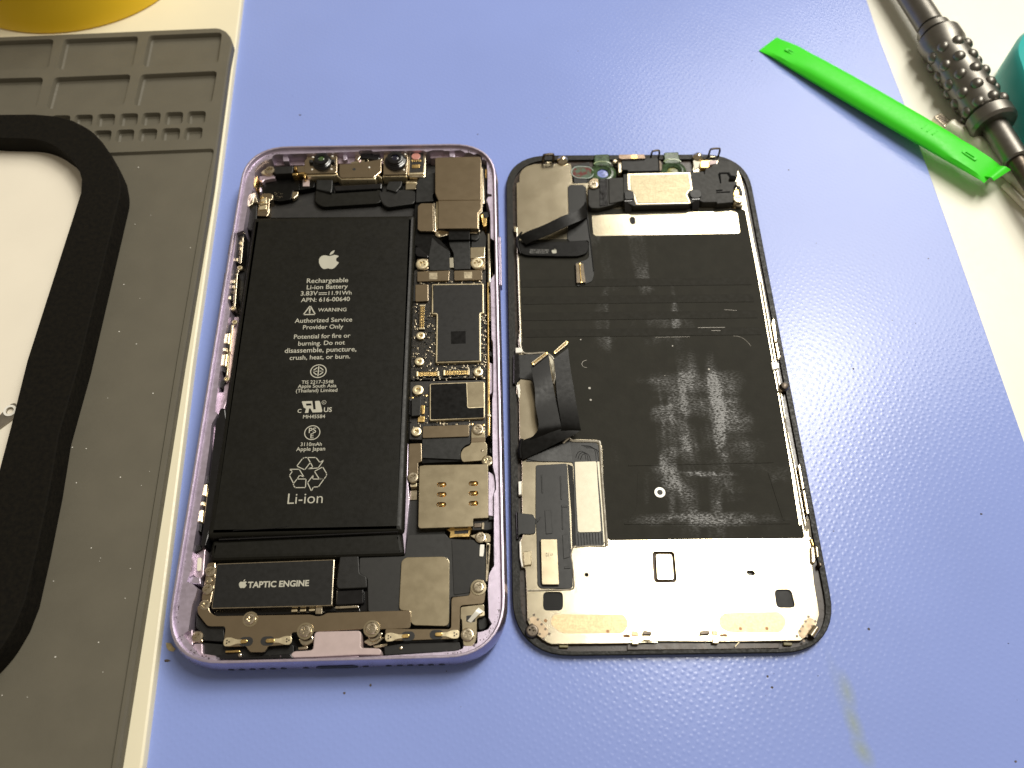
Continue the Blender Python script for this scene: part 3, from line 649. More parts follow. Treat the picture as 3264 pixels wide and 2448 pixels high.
for pts in ([(-35.46,12.92),(-34.14,13.31),(-34.27,10.82),(-35.35,11.05)], [(-35.21,7.35),(-34.07,7.41),(-34.08,6.19),(-35.21,6.34)], [(-35.24,0.69),(-33.92,0.51),(-33.95,-1.26),(-35.3,-0.65)], [(-35.19,-3.38),(-33.51,-3.81),(-34.2,-5.73),(-35.17,-5.51)], [(-35.08,-29.8),(-33.92,-30.02),(-33.87,-32.04),(-35.02,-31.83)], [(-35.09,-35.29),(-33.98,-35.49),(-33.99,-36.39),(-35.04,-36.37)], [(-35.05,-41.94),(-33.83,-42.07),(-33.86,-44.16),(-34.91,-43.79)], [(-34.97,-47.33),(-33.51,-47.43),(-33.12,-48.29),(-34.38,-49.11)],
            [(34.63,21.14),(35.37,20.56),(35.31,16.69),(34.68,17.25)], [(34.41,3.87),(35.39,3.07),(35.37,1.78),(34.39,2.32)], [(34.38,-12.22),(35.16,-11.99),(35.12,-15.13),(34.42,-15.59)], [(34.5,-16.07),(35.19,-16.09),(35.1,-22.21),(34.51,-21.73)], [(34.23,-24.04),(34.98,-24.52),(34.96,-25.89),(34.21,-25.42)], [(33.83,-41.73),(35.04,-41.97),(35.03,-42.69),(33.82,-42.79)]):
    P('gasket', black, pts, 1.3, 5.2, ch=.1)
# volume switch assemblies on the left, power key assembly on the right
for pts in ([(-36.53,43.6),(-36.33,45.01),(-35.42,45.23),(-34.58,44.5),(-34.08,37.95),(-34.06,34.29),(-35.44,33.64),(-36.4,34.79),(-36.44,38)], [(-36.4,30.28),(-36.09,31.53),(-35.26,31.6),(-34.65,30.24),(-34.46,25.37),(-33.89,21.44),(-34.91,21.03),(-36.34,21.06),(-36.2,24.1)], [(35.54,37.45),(36.51,39.76),(36.59,28.76),(35.58,27.22),(35.26,30.59)]):
    sw = P('key_switch', black, pts, 1.3, 5.2, r=.5, ch=.2)
    xs = [q[0] for q in pts]; ys = [q[1] for q in pts]
    for k in range(6):
        x = min(xs) + (max(xs) - min(xs)) * random.uniform(.25, .75); y = min(ys) + (max(ys) - min(ys)) * (k + .5) / 6
        part('contact_tab', (cream_metal, tool_dark, nickel)[k % 3], sw, rect(x - .3, y - .5, x + .3, y + .5), 5.2, 5.5, .1, .05)
for pts, mt in (([(-35.45,42.24),(-34.54,42.69),(-34.06,33.46),(-34.72,33.47)], nickel), ([(-35.36,29.88),(-34.61,30.32),(-33.89,18.94),(-34.49,18.95)], nickel), ([(-34.21,13.25),(-33.65,13.23),(-33.36,4.83),(-33.76,5.24)], cream_metal), ([(-33.79,4.49),(-33.44,4.48),(-33.14,-2.26),(-33.48,-2.25)], cream_metal), ([(-33.66,-31.86),(-33.31,-31.87),(-33.18,-38.74),(-33.14,-42.26),(-33.48,-42.25),(-33.78,-36.94)], nickel),
        ([(34.23,25.59),(34.6,25.58),(34.4,2.26),(34.51,-2.35),(34.1,-20.84),(33.85,-20.83),(34.03,1.24)], gold), ([(34.6,22.12),(35.12,22.11),(34.99,13.02),(34.63,13.03)], nickel), ([(34.06,-10.8),(34.4,-10.81),(34.35,-20.84),(34.02,-20.83)], gold), ([(33.09,64.14),(33.59,63.97),(33.62,53.46),(33.12,53.47)], nickel), ([(34.56,42.63),(35.16,42.38),(35.06,24.35),(34.45,24.36)], nickel), ([(34.18,66.72),(34.63,66.55),(34.46,63.23),(34.15,63.4)], gold)):
    P('spring_strip', mt, pts, 1.3, 5.3, ch=.1)
for xy in ((-33.4,14.06), (-33.21,-3.29), (-34.23,31.88), (-34.33,18.52)):
    screw(ph, xy, 5.0, .75, cream_metal, 'side_screw')
P('adhesive_tab', blackg, [(-33.61,-12.14),(-33.03,-11.75),(-32.25,-12.25),(-31.47,-15.44),(-31.31,-40.76),(-31.67,-45.27),(-32.02,-47.83),(-32.91,-48.05),(-33.31,-47.56),(-33.35,-38.6),(-33.84,-26.17),(-34.13,-15.58)], 1.3, 5.8, ch=.25, r=.3)
for pts in ([(-34.68,56.85),(-32.63,57.31),(-32.02,50.43),(-32.59,45.64),(-33.77,46.14),(-34.86,47.36),(-34.72,52.42)],):
    P('gasket', black, pts, 1.3, 4.2, ch=.2)
P('spring_strip', nickel, [(-34.35,56.61),(-33.26,57.08),(-33.35,54.61),(-34.57,53.65),(-34.38,45.92),(-34.91,45.93),(-35.15,52.2)], 1.3, 5.4, ch=.1)

# ---- battery
BR = (-31.78,-46.06,13.12,48.94)
bt = link('battery', None, ph); bt['label'] = 'large matt black battery pack with white print'
bx0, by0, bx1, by1 = BR; by1 = (-10.97,49.43)[1]
mb = MB(); o = rp(rect(bx0 - .9, by0, bx1 + 1.0, by1), 1.2, 4); prev = None
for ins, z in ((.5, 1.5), (0, 2.2), (0, 4.3), (.18, 5.1), (.55, 5.65), (1.15, 5.95), (2.0, 6.02)):
    l = mb.loop(inset(ccw(o), ins), z)
    if prev: mb.wall(prev, l)
    prev = l
mb.cap([prev]); mb.build('pack', wrapm, bt)
fl = [(-30.94,-46.32),(13.19,-45.27),(13.7,-47.1),(14.49,-50.56),(13.4,-51.1),(-30.53,-51.27),(-31.23,-50.24)]
mb = MB(); o = rp(fl, .6, 3); prev = None
for ins, z in ((0, 1.5), (0, 4.2), (.25, 4.9), (.7, 5.25), (1.3, 5.3)):
    l = mb.loop(inset(ccw(o), ins), z)
    if prev: mb.wall(prev, l)
    prev = l
mb.cap([prev]); mb.build('lower_flap', wrapm, bt)
mb = MB()
for a, b in (([(-26.08,-44.4),(-13.03,-43.47)], [(-25.54,-44.26),(-16.5,-44.01)]),): mb.tube([(*a[0], 5.95), (*b[0], 6.0), (*b[1], 6.0), (*a[1], 5.95)], .12, 6)
mb.tube([(*(-29.15,-46.36), 5.7), (*(-8.92,-45.95), 5.78), (*(12.54,-45.41), 5.7)], .22, 6)
mb.build('crease', blackg, bt)
TZ = 6.035
def bl(s, a, b, **k): lettering(s, a, b, TZ, white_print, bt, **k)
bl('Rechargeable', *[(-15.13,25.89),(-3.84,25.97)]); bl('Li-ion Battery', *[(-14.95,23.78),(-3.81,23.91)])
bl('3.83V', *[(-16.4,21.78),(-11.83,21.79)]); bl('11.91Wh', *[(-8.89,21.83),(-2.66,21.85)]); bl('APN: 616-00640', *[(-16.14,19.65),(-3,19.76)])
bl('WARNING', *[(-11.29,16.48),(-3.68,16.47)]); bl('Authorized Service', *[(-17.18,13.03),(-1.94,13.15)]); bl('Provider Only', *[(-14.82,10.96),(-4.18,11.03)])
bl('Potential for fire or', *[(-16.91,8.04),(-2.09,8.16)]); bl('burning. Do not', *[(-15.61,5.94),(-3.41,6.04)]); bl('disassemble, puncture,', *[(-18.92,3.78),(-0.26,3.91)]); bl('crush, heat, or burn.', *[(-17.43,1.64),(-1.74,1.78)])
bl('TIS 2217-2548', *[(-13.68,-5.52),(-5.55,-5.5)]); bl('Apple South Asia', *[(-14.53,-6.68),(-4.69,-6.68)]); bl('(Thailand) Limited', *[(-14.89,-7.98),(-4.38,-8)])
bl('C', *[(-13.94,-13.79),(-12.97,-13.78)], bold=.018); bl('US', *[(-7.36,-13.69),(-5.35,-13.69)], bold=.018); bl('MH45584', *[(-12.42,-15.41),(-6.9,-15.4)])
bl('PS', *[(-10.6,-19.48),(-8.81,-19.41)]); bl('E', *[(-10.08,-20.93),(-9.31,-20.9)]); bl('3110mAh', *[(-12.34,-22.98),(-7.09,-23)]); bl('Apple Japan', *[(-13.28,-24.31),(-6.2,-24.27)]); bl('Li-ion', *[(-14.07,-38.02),(-5.74,-37.95)], bold=-.004)
bl('R', *[(-7.65,-11.28),(-7.29,-11.26)], bold=0)
z_ = TZ - .01
tr = [(-13.52,18.42),(-15.09,15.6),(-11.92,15.61)]
ex = [(-13.5,17.47),(-13.51,16.63),(-13.49,16.15)]
dc = [(-11.51,22.53),(-9.42,22.57),(-11.46,21.99),(-10.93,22),(-10.69,22),(-10.18,22.01),(-9.92,22.01),(-9.38,22.02)]
lg = [(-9.35,30.14),(-9.84,36.49)]; hgt = math.hypot(lg[0][0] - lg[1][0], lg[0][1] - lg[1][1])
flat(stroke(tr, .32, True) + [obround(ex[0], ex[1], .2, 4), circ(*ex[2], .22, 10)] + [obround(dc[i], dc[i + 1], .11, 3) for i in (0, 2, 4, 6)], z_, white_print, bt, 'warning_sign')
flat(logo((lg[0][0] + lg[1][0]) / 2, (lg[0][1] + lg[1][1]) / 2, hgt), z_, white_print, bt, 'emblem')
def ring(cx, cy, r, w_, rys=1.0): return (circ(cx, cy, r, 40, r * rys), [circ(cx, cy, r - w_, 40, (r - w_) * rys)])
c = [(-9.66,-1.88),(-7.54,-1.93),(-9.82,0.12)]; r1 = c[1][0] - c[0][0]; ry = abs(c[2][1] - c[0][1]) / r1
q = c[0]; sg = [ring(*q, r1, .26, ry), rect(q[0] - .14, q[1] - r1 * .70, q[0] + .14, q[1] + r1 * .70)]
for sx_ in (-1, 1):
    sg += [[(q[0] + sx_ * .3, q[1] + .12), (q[0] + sx_ * 1.6, q[1]), (q[0] + sx_ * .3, q[1] - .12)]]
    sg += [obround((q[0] + sx_ * r1 * .2, q[1] + k * r1 * .48), (q[0] + sx_ * r1 * .55, q[1] + k * r1 * .18), .14, 3) for k in (-1, 1)]
flat(sg, z_, white_print, bt, 'safety_mark')
c = [(-9.74,-19.39),(-7.75,-19.44),(-9.91,-17.38)]; r1 = c[1][0] - c[0][0]; flat([ring(*c[0], r1, .22, abs(c[2][1] - c[0][1]) / r1)], z_, white_print, bt, 'safety_mark')
c = [(-7.5,-10.99),(-6.93,-11)]; flat([ring(*c[0], c[1][0] - c[0][0], .1)], z_, white_print, bt, 'safety_mark')
flat([([(-13.1,-10.73),(-13.02,-10.57),(-10.5,-10.52),(-10.01,-12.94),(-9.42,-12.9),(-9.8,-10.64),(-9.57,-10.54),(-8.74,-10.5),(-8.52,-10.83),(-7.75,-13.31),(-7.86,-13.74),(-10.13,-13.79),(-10.8,-12.61),(-11.13,-12.65),(-11.21,-13.85),(-12.06,-13.88),(-11.88,-12.69),(-12.48,-12.35)], [[(-12.06,-11.24),(-10.73,-11.21),(-10.56,-11.81),(-11.86,-11.83)]])], z_, white_print, bt, 'safety_mark')
rc = []
for pl in ([(-12.74,-28.32),(-11.54,-26.37),(-11.06,-26.08),(-10.32,-26.09),(-9.52,-27.42),(-10.73,-29.33),(-12.74,-28.32)], [(-10.32,-26.09),(-8.25,-26.14),(-7.22,-27.47),(-6.3,-26.84),(-7.49,-28.91),(-10.06,-29.1),(-8.81,-28.68),(-9.52,-27.42)],
           [(-8.33,-29.78),(-6.43,-28.68),(-5.33,-30.42),(-5.33,-31.03),(-5.86,-31.83),(-7.03,-31.73),(-8.33,-29.78)], [(-5.86,-31.83),(-7.06,-33.83),(-8.24,-33.85),(-8.63,-34.86),(-9.74,-32.7),(-8.5,-30.71),(-8.64,-31.77),(-5.86,-31.83)],
           [(-10.19,-31.73),(-10.13,-33.95),(-12.58,-33.9),(-13.04,-33.35),(-13.09,-32.81),(-12.33,-31.68),(-10.19,-31.73)], [(-13.09,-32.81),(-14.27,-30.71),(-13.67,-29.66),(-14.45,-29.1),(-12.05,-29.15),(-10.74,-31.2),(-11.79,-30.69),(-12.33,-31.68)]):
    rc += stroke(pl, .22)
flat(rc, z_, white_print, bt, 'recycling_sign', .01)

# ---- vibration motor
hm = link('vibration_motor', None, ph)
mo = [(-29.1,-51.96),(-1.96,-51.55),(-1.74,-62.33),(-28.84,-62.36)]
part('motor_can', nickel, hm, mo, 1.3, 5.35, .4, .18); part('motor_label', chipm, hm, inset(ccw(rp(mo, .4)), .22), 5.3, 5.42, 0, .04)
lettering('TAPTIC ENGINE', *[(-21.26,-57.77),(-7.38,-57.66)], 5.44, white_print, hm, bold=.03)
c = [(-22.39,-57.92),(-22.64,-55.91)]; flat(logo(c[0][0], (c[0][1] + c[1][1]) / 2, math.hypot(c[0][0] - c[1][0], c[0][1] - c[1][1])), 5.425, white_print, hm, 'emblem')
lb = P('motor_bracket', steel, [(-31.37,-51.65),(-29.51,-51.43),(-28.88,-55.98),(-29.27,-59.61),(-29.24,-61.05),(-31.03,-61.01),(-31.55,-59.92),(-31.34,-55.92)], 1.3, 4.9, .5, .15)
for xy in ((-30.26,-53.65), (-30.35,-57.8), (-30.48,-61.37)): screw(lb, xy, 4.9, 1.25)
mb = MB(); mb.lathe([(.7, 0), (.7, .15), (.45, .2), (.4, .05)], (*(-30.36,-55.71), 4.9), 18); mb.build('rivet', nickel, lb)
cn = link('motor_connector', None, ph)
part('motor_foot', blackg, cn, [(-29.27,-62.37),(3.97,-61.91),(4.23,-63.18),(-28.75,-63.53)], 1.3, 3.0, ch=.1)
for pts in ([(-11.1,-62.6),(-9.78,-62.52),(-9.8,-63.13),(-11.11,-63.17)], [(-9.17,-62.61),(-7.81,-62.53),(-7.83,-63.11),(-9.19,-63.14)], [(-7.17,-62.55),(-5.85,-62.51),(-5.87,-63.05),(-7.19,-63.09)]): part('contact', cream_metal, cn, pts, 2, 4.2, .15, .08)
part('latch', nickel, cn, [(-5.61,-62.26),(-4.11,-62.29),(-4.05,-63.9),(-5.55,-63.86)], 2, 4.6, .1, .1)
part('flex_tail', slate2, cn, [(-3.58,-63.13),(-1.06,-63.19),(-2.22,-62.09),(-3.65,-62.24)], 2, 3.6)

# ---- loudspeaker enclosure and bottom cowling
sp = link('loudspeaker', None, ph)
part('enclosure', M('speaker_black', (.011, .011, .010), .55, bump=.1, bs=6000), sp, [(3.57,-51.06),(14.07,-50.93),(14.64,-45.76),(23.61,-45.78),(24.37,-46.96),(30.34,-47.49),(32.93,-49.47),(33.21,-57.37),(32.1,-59.54),(29.92,-60.58),(24.86,-60.82),(24.57,-67.58),(6.28,-63.61),(5.68,-55.98),(3.79,-54.82)], 1.3, 4.6, .5, .15)
part('enclosure_step', black, sp, [(24.92,-47.26),(29.96,-47.38),(32.85,-49.76),(32.82,-59.48),(25.57,-60.4)], 4.3, 4.72, .4, .1)
part('side_block', black, sp, [(-0.93,-50.75),(3.41,-50.7),(3.88,-54.91),(5.53,-55.69),(5.81,-58.27),(-0.82,-58.4),(-1.26,-57.37)], 1.3, 4.9, .5, .2)
part('side_block', blackg, sp, [(-1.3,-58.46),(4.91,-58.24),(5.11,-61.7),(-1.23,-61.9)], 1.3, 4.2, .4, .3)
part('side_block', blackg, sp, [(4.6,-55.19),(5.64,-55.58),(6.06,-63.27),(4.26,-63.23)], 1.3, 3.2, .2, .1)
part('nickel_edge', nickel, sp, [(-1.25,-62.1),(3.95,-62.09),(3.98,-62.52),(-1.21,-62.64)], 3, 4.0, 0, .05)
part('cover_plate', steel2, sp, [(13.43,-52.28),(14.43,-51.4),(23.41,-51.42),(24.56,-52.39),(24.59,-67.42),(16.79,-67.02),(16.07,-66.44),(15.84,-63.71),(13.27,-63.69)], 4.5, 5.1, 1.2, .1)
cw = link('bottom_cowling', None, ph)
part('antenna_plate', steel, cw, [(-32.09,-61.44),(-29.57,-61.68),(-29.14,-62.93),(-27.72,-63.96),(-6.38,-64.12),(-5.1,-64.57),(-3.87,-64.46),(-2.86,-63.85),(15.72,-63.72),(16.01,-64.02),(16.06,-67.71),(10.3,-67.75),(8.89,-67.71),(6.23,-67.47),(5.01,-67.62),(-5.52,-67.99),(-8.86,-67.98),(-10.34,-67.94),(-10.16,-70.57),(-15.22,-70.85),(-15.48,-71.6),(-16.05,-72.13),(-18.97,-72.05),(-19.61,-71.33),(-20.1,-70.73),(-24.2,-70.77),(-25.07,-70),(-25.07,-66.89),(-25.39,-66.29),(-29.1,-66.2),(-31.78,-63.29)], 4.6, 5.3, .7, .1)
part('antenna_plate', steel, cw, [(10.4,-67.56),(16.13,-67.88),(24.61,-68.08),(25.03,-67.74),(25.08,-61),(29.22,-60.66),(29.41,-58.19),(30.32,-57.11),(32.32,-57.09),(32.85,-58.27),(32.83,-60.1),(32.52,-62.61),(27.07,-62.91),(26.95,-70.22),(10.59,-70.37)], 4.5, 5.25, .7, .1)
for a, b in ((((-24.15,-69.74)), ((-20.32,-69.73))), (((-11.01,-69.72)), ((-15.27,-69.72))), (((11.37,-69.57)), ((15.33,-69.42))), (((25.98,-69.3)), ((22,-69.24)))):
    A_, B_ = Vector(a), Vector(b); u = (B_ - A_).normalized(); v = Vector((-u.y, u.x))
    pr = [A_ - u * .9 - v * .5, A_ - u * .5 - v * .95, A_ + u * .6 - v * .95, A_ + u * 2.0 - v * .45, A_ + u * 3.4 - v * .45, A_ + u * 3.4 + v * .45, A_ + u * 2.0 + v * .45, A_ + u * .6 + v * .95, A_ - u * .5 + v * .95, A_ - u * .9 + v * .5]
    ct = part('spring_contact', cream_metal, cw, [tuple(q) for q in pr], 5.3, 5.5, .4, .06)
    s0 = B_ - u * .4; MB().prism(obround(tuple(s0), tuple(B_ + u * .7), 1.0), 5.27, 5.34, 0).build('slot', floorm, ct)
    MB().prism(obround(tuple(A_ + u * 3.2), tuple(B_ + u * .1), .42), 5.35, 5.62, .1).build('gold_tip', gold, ct)
    mb = MB()
    for k in range(3): t = 2.1 * k; mb.prism(circ(A_.x + .33 * math.cos(t), A_.y + .33 * math.sin(t), .2, 10), 5.5, 5.515, 0)
    mb.build('weld_spot', tool_dark, ct)
for xy, r in (((-7.28,-67.76), 1.35), ((7.42,-67.59), 1.35), ((-19.8,-64.87), 1.2), ((31.22,-58.9), 1.3)):
    MB().lathe([(r + .55, 0), (r + .5, .12), (r, .14)], (*xy, 5.28), 24).build('washer', steel2, cw); screw(cw, xy, 5.4, r)
for pts in ([(-8.94,-69.17),(-8.11,-70.57),(-6.87,-70.77),(-5.54,-69.94),(-5.62,-68.9),(-6.21,-68.19)], [(6.38,-69.19),(7.32,-70.25),(8.71,-69.94),(9.88,-68.58),(9.32,-68.05)]): part('clip', nickel, cw, pts, 2, 4.4, .5, .2)
for pts in ([(-8.97,-70.94),(-6.82,-70.65),(-6.76,-71.34),(-8.86,-71.46)], [(5.46,-70.08),(6.48,-69.42),(10.36,-69.16),(8.66,-70.51),(6.92,-70.98)], [(7.59,-70.96),(10.93,-70.52),(10.78,-71.21),(7.97,-71.48)]): part('clip', nickel, cw, pts, 2, 3.8, .2, .15)
bk = P('grounding_bracket', steel2, [(27.14,-63.19),(32.52,-62.67),(32.49,-65.45),(30.81,-65.76),(30.78,-69.95),(30.53,-70.98),(29.55,-72.05),(27.79,-71.77),(27.58,-69.18),(27.43,-66.03),(27.14,-65.85)], 4.2, 5.15, .5, .1)
part('bracket_window', black, bk, [(28.43,-65.18),(30.46,-65.12),(30.45,-66.63),(28.43,-66.59)], 5.1, 5.19, .3, 0)
screw(bk, (28.75,-69.43), 5.15, 1.5)
part('bracket_step', cream_metal, bk, [(31.18,-64.6),(32.5,-64.46),(32.6,-65.35),(31.35,-65.56)], 5.1, 5.5, .2, .1)
mb = MB(); mb.ribbon([(*(28.72,-66.39), 5.35), (*(30.4,-64.67), 6.4), (*(31.2,-63.66), 6.0)], [(*(29.5,-66.83), 5.35), (*(31.46,-65.12), 6.3), (*(32.44,-64.58), 5.9)], .2); mb.build('spring_finger', white_c, bk)
P('corner_screw_plate', steel, [(-32.35,-67.08),(-30.76,-67.12),(-30.23,-68.35),(-29.88,-69.57),(-32.16,-69.51)], 1.3, 4.6, .4, .12); screw(ph, (-31.19,-68.3), 4.6, 1.25, None, 'corner_screw')
P('bottom_block', black, [(-32.53,-62.97),(-29.41,-66.15),(-25.86,-66.3),(-25.15,-69.45),(-30.05,-69.05),(-30.97,-67.05),(-32.06,-66.15)], 1.3, 4.3, .3, .12)
P('bottom_block', black, [(-30.18,-69.37),(-20.21,-70.48),(-10.03,-70.38),(-9.58,-73.3),(-21.97,-73.17),(-29.78,-72.13)], 1.3, 3.7, .3, .12)
P('bottom_block', blackg, [(-26.71,-72.26),(-22.06,-71.86),(-20.9,-72.74),(-10.48,-72.31),(-9.68,-73.35),(-26.58,-73.18)], 1.3, 4.0, .2, .15)
P('bottom_block', black, [(10.17,-71.33),(14.01,-70.74),(26.87,-70.71),(27.23,-72.26),(26.35,-72.69),(10.43,-73.22)], 1.3, 4.3, .3, .15)
P('bottom_block', black, [(30.95,-65.66),(32.75,-65.17),(33.45,-66.61),(32.72,-68),(31.12,-68.31)], 1.3, 4.0, .6, .2)
P('gold_pad', gold, [(-24.7,-71.36),(-21.67,-71.27),(-21.43,-71.78),(-24.81,-71.8)], 3, 4.3, .3, .1)
mb = MB()
for xy in ((-21.43,-72.4), (13.95,-71.79)): mb.lathe([(.45, 0), (.5, .3), (.35, .6), (.1, .7)], (*xy, 3.9), 14)
mb.build('solder_bead', nickel, ph)
jb = P('port_bracket', lilac_p, [(-5.03,-68.18),(5.28,-68.19),(5.33,-71.57),(5.63,-71.92),(9.36,-72.12),(9.94,-72.59),(9.85,-73.58),(5.16,-73.42),(-4.99,-73.67),(-9.23,-73.67),(-9.85,-73.01),(-9.18,-72.31),(-5.49,-72.17),(-5.03,-71.86)], 2, 6.4, .9, .2)
P('port_mouth', lilac_in, [(-4.52,-73.61),(5.11,-73.48),(4.77,-74.01),(-4.26,-74.42)], 2, 6.0, .3, .2)

# ---- logic board
lbz = 4.2
bd = link('logic_board', None, ph)
part('board', pcb, bd, [(13.3,31.02),(33.81,30.95),(33.71,3.24)] + [(33.63,-3.89),(14,-3.93)], 1.3, lbz, .3, .08)
part('board', pcb_dark, bd, [(14.02,-4.47),(33.49,-4.39),(33.57,-20.94),(29.73,-22.12),(17.51,-21.12),(14.2,-20.94)], 1.3, lbz + .05, .3, .08)
part('side_seam', nickel, bd, [(33.89,5.89),(34.1,5.88),(33.85,-20.74),(33.61,-20.74)], 2, 4.6, 0, .04)
sm_ = MB(); sg = MB(); sb = MB()
def scatter(n, poly):
    xs = [q[0] for q in poly]; ys = [q[1] for q in poly]
    for _ in range(n):
        x = random.uniform(min(xs), max(xs)); y = random.uniform(min(ys), max(ys)); a, b = random.choice(((.22, .12), (.12, .22), (.3, .16), (.16, .3)))
        t = random.choice((sm_, sg, sb, sb)); t.prism(rect(x - a, y - b, x + a, y + b), lbz, lbz + random.uniform(.12, .32), .03)
scatter(70, [(32.58,15.56),(33.87,15.53),(33.53,1.33),(32.28,1.36)]); scatter(40, [(14.45,19.7),(15.37,19.68),(15.85,1.72),(14.78,1.74)]); scatter(60, [(17.47,16.98),(19.87,16.93),(20.31,1.62),(17.63,1.68)]); scatter(60, [(14.03,0.89),(33.26,0.48),(33.24,-1.52),(14.09,-1.1)])
scatter(40, [(14.32,-3.08),(33.23,-3.29),(33.21,-4.35),(14.35,-4.25)]); scatter(36, [(13.9,-5.86),(18.51,-5.96),(18.74,-16.96),(17.28,-18.4)]); scatter(30, [(17.39,-16),(29.41,-16.27),(29.41,-17.2),(17.41,-17.11)]); scatter(24, [(32.45,6.1),(33.75,6.07),(33.63,-3.95),(32.88,-3.93)]); scatter(40, [(14.42,27.15),(33.62,27.07),(33.61,26.06),(14.45,26.23)])
for t, mt in ((sm_, nickel), (sg, etch), (sb, black)): t.build('small_component', mt, bd, kind='stuff')
for pts in ([(14.87,29.88),(23.77,30.11),(23.65,26.71),(14.96,26.52)], [(25.06,29.99),(32.77,30.11),(32.81,26.79),(25.15,26.67)]):
    cp = part('connector_cover', steel, bd, pts, lbz, 4.95, .35, .1)
    xs = sum(q[0] for q in pts) / 4; ys = sum(q[1] for q in pts) / 4; part('etched_square', etch, cp, rect(xs - 1.1, ys - 1.1, xs + 1.1, ys + 1.1), 4.9, 4.965, 0, 0)
part('connector_cover', steel, bd, [(14.43,25.53),(17.98,25.64),(18.09,20.06),(14.59,19.95)], lbz, 4.9, .4, .1)
part('cover_foot', black, bd, [(13.57,25.51),(14.5,25.72),(14.65,20.22),(13.54,20.25)], 2, 4.6, .2, .1)
shp = [(19.05,25.45),(33.18,25.38),(33.23,15.66),(32.35,15.42)] + [(32.32,0.58),(20.45,0.44)] + [(20.41,15.49),(19.09,15.7)]
sh = part('shield_can', cream_metal, bd, shp, lbz, 5.2, .25, .2); part('graphite_label', chipm, sh, inset(ccw(rp(shp, .25)), .42), 5.15, 5.28, 0, .03)
part('etched_square', slate2, sh, [(24.34,9.93),(28.25,9.98),(28.32,6.08),(24.44,6.04)], 5.27, 5.292, 0, 0)
shp = [(18.99,-5.66),(32.89,-5.34),(33.22,-5.85),(33.12,-15.91),(19.21,-16.34)]
sh = part('shield_can', cream_metal, bd, shp, lbz, 5.2, .5, .2); part('graphite_label', slate2, sh, inset(ccw([(19.34,-5.97),(28.45,-5.79),(28.72,-12.82),(29.12,-13.06),(32.88,-12.91),(32.85,-15.72),(19.53,-15.98)]), -.02), 5.15, 5.28, .2, .03)
part('bare_window', steel2, sh, [(28.66,-5.71),(32.95,-5.57),(32.98,-12.69),(28.92,-12.75)], 5.16, 5.26, .3, .04)
for q, vert in (([(15.66,18.98),(17.35,19.03),(17.39,11.1),(15.65,10.96)], 1), ([(15.29,-1.92),(21.48,-1.74),(21.5,-3.27),(15.41,-3.45)], 0), ([(22.3,-1.56),(29.39,-1.44),(29.32,-3.13),(22.39,-3.29)], 0)):
    cn = part('board_socket', black, bd, q, lbz, 4.7, .15, .08); xs = [a[0] for a in q]; ys = [a[1] for a in q]; x0, x1, y0, y1 = min(xs) + .12, max(xs) - .12, min(ys) + .12, max(ys) - .12
    g1 = MB(); n_ = 14
    for k in range(n_):
        t = (k + 1.5) / (n_ + 2)
        for s_ in (.3, .7):
            if vert: y = y0 + (y1 - y0) * t; x = x0 + (x1 - x0) * s_; g1.box(x - .3, y - .13, x + .3, y + .13, 4.66, 4.78, .03)
            else: x = x0 + (x1 - x0) * t; y = y0 + (y1 - y0) * s_; g1.box(x - .13, y - .28, x + .13, y + .28, 4.66, 4.78, .03)
    g1.build('pin', gold, cn, kind='stuff')
    for a in ((x0, y0, x0 + (.5 if not vert else x1 - x0), y1 if not vert else y0 + .5), (x1 - .5 if not vert else x0, y0 if not vert else y1 - .5, x1, y1)): part('end_cap', cream_metal, cn, rect(*a), 4.6, 4.9, .1, .1)
for xy, r in (((16.3,8.97), 1.1), ((16.17,1.07), 1.15), ((31.53,-2.4), 1.2), ((16.02,-7.36), 1.35), ((15.94,-19.14), 1.2)):
    MB().lathe([(r, 0), (r * 1.05, .5), (r, .85), (r * .75, .95), (r * .45, .9), (r * .38, .3)], (*xy, lbz), 24).build('standoff', cream_metal, bd)
bc = part('battery_connector', black, bd, [(14.47,-9.91),(16.82,-9.7),(16.96,-11.1),(16.85,-14.85),(14.63,-15.1)], lbz, 5.4, .3, .15)
part('connector_wing', blackg, bc, [(13.18,-10.33),(14.41,-9.67),(14.56,-14.69),(13.02,-13.72)], 2, 4.8, .3, .2)
for pts in ([(16.98,-11.58),(17.85,-11.71),(17.78,-14.15),(17.11,-14.14)], [(16.22,-14.87),(17.89,-14.72),(17.83,-16.39),(16.16,-16.35)]): part('gold_clip', gold, bc, pts, lbz, 4.7, .1, .1)
for xy in ((18.09,-8.69), (14.58,-9.26), (29.85,-17.06), (32.75,-17.38)): MB().lathe([(.35, 0), (.3, .1), (.1, .15)], (*xy, 4.22), 12).build('test_pad', gold, bd)
df = link('dock_flex', None, ph)
part('flex', slate, df, [(17.47,-20.47),(29.29,-20.44),(29.42,-22.73),(28.17,-23.17),(27.12,-24.29),(26.93,-25.72),(27.13,-26.96),(17.48,-26.28)], 4.3, 4.8, .4, .08)
part('flex_fold', slate2, df, [(17.38,-26.04),(27.11,-26.68),(27.11,-27.32),(17.48,-27.63)], 2, 4.4, .3, .15)
part('connector_cover', steel, df, [(17.57,-17.81),(28.98,-17.62),(29.18,-18.07),(29.17,-20.92),(17.59,-21.09)], 4.5, 5.2, .4, .1)
bk = P('board_bracket', steel2, [(29.71,-19.15),(29.94,-18.13),(31.11,-17.64),(32.43,-17.75),(33.09,-18.68),(33.14,-22.68),(33.63,-23.05),(33.6,-26.02),(32.67,-27.41),(31.7,-27.53),(27.54,-27.79),(27.08,-26.65),(27.08,-25.3),(27.8,-24),(29.27,-23.31),(29.6,-22.78)], 4.4, 5.2, .5, .1)
part('bracket_fold', steel, bk, [(29.7,-21.34),(33.16,-21.23),(33.15,-22.5),(29.63,-22.6)], 5.15, 5.3, 0, .08)
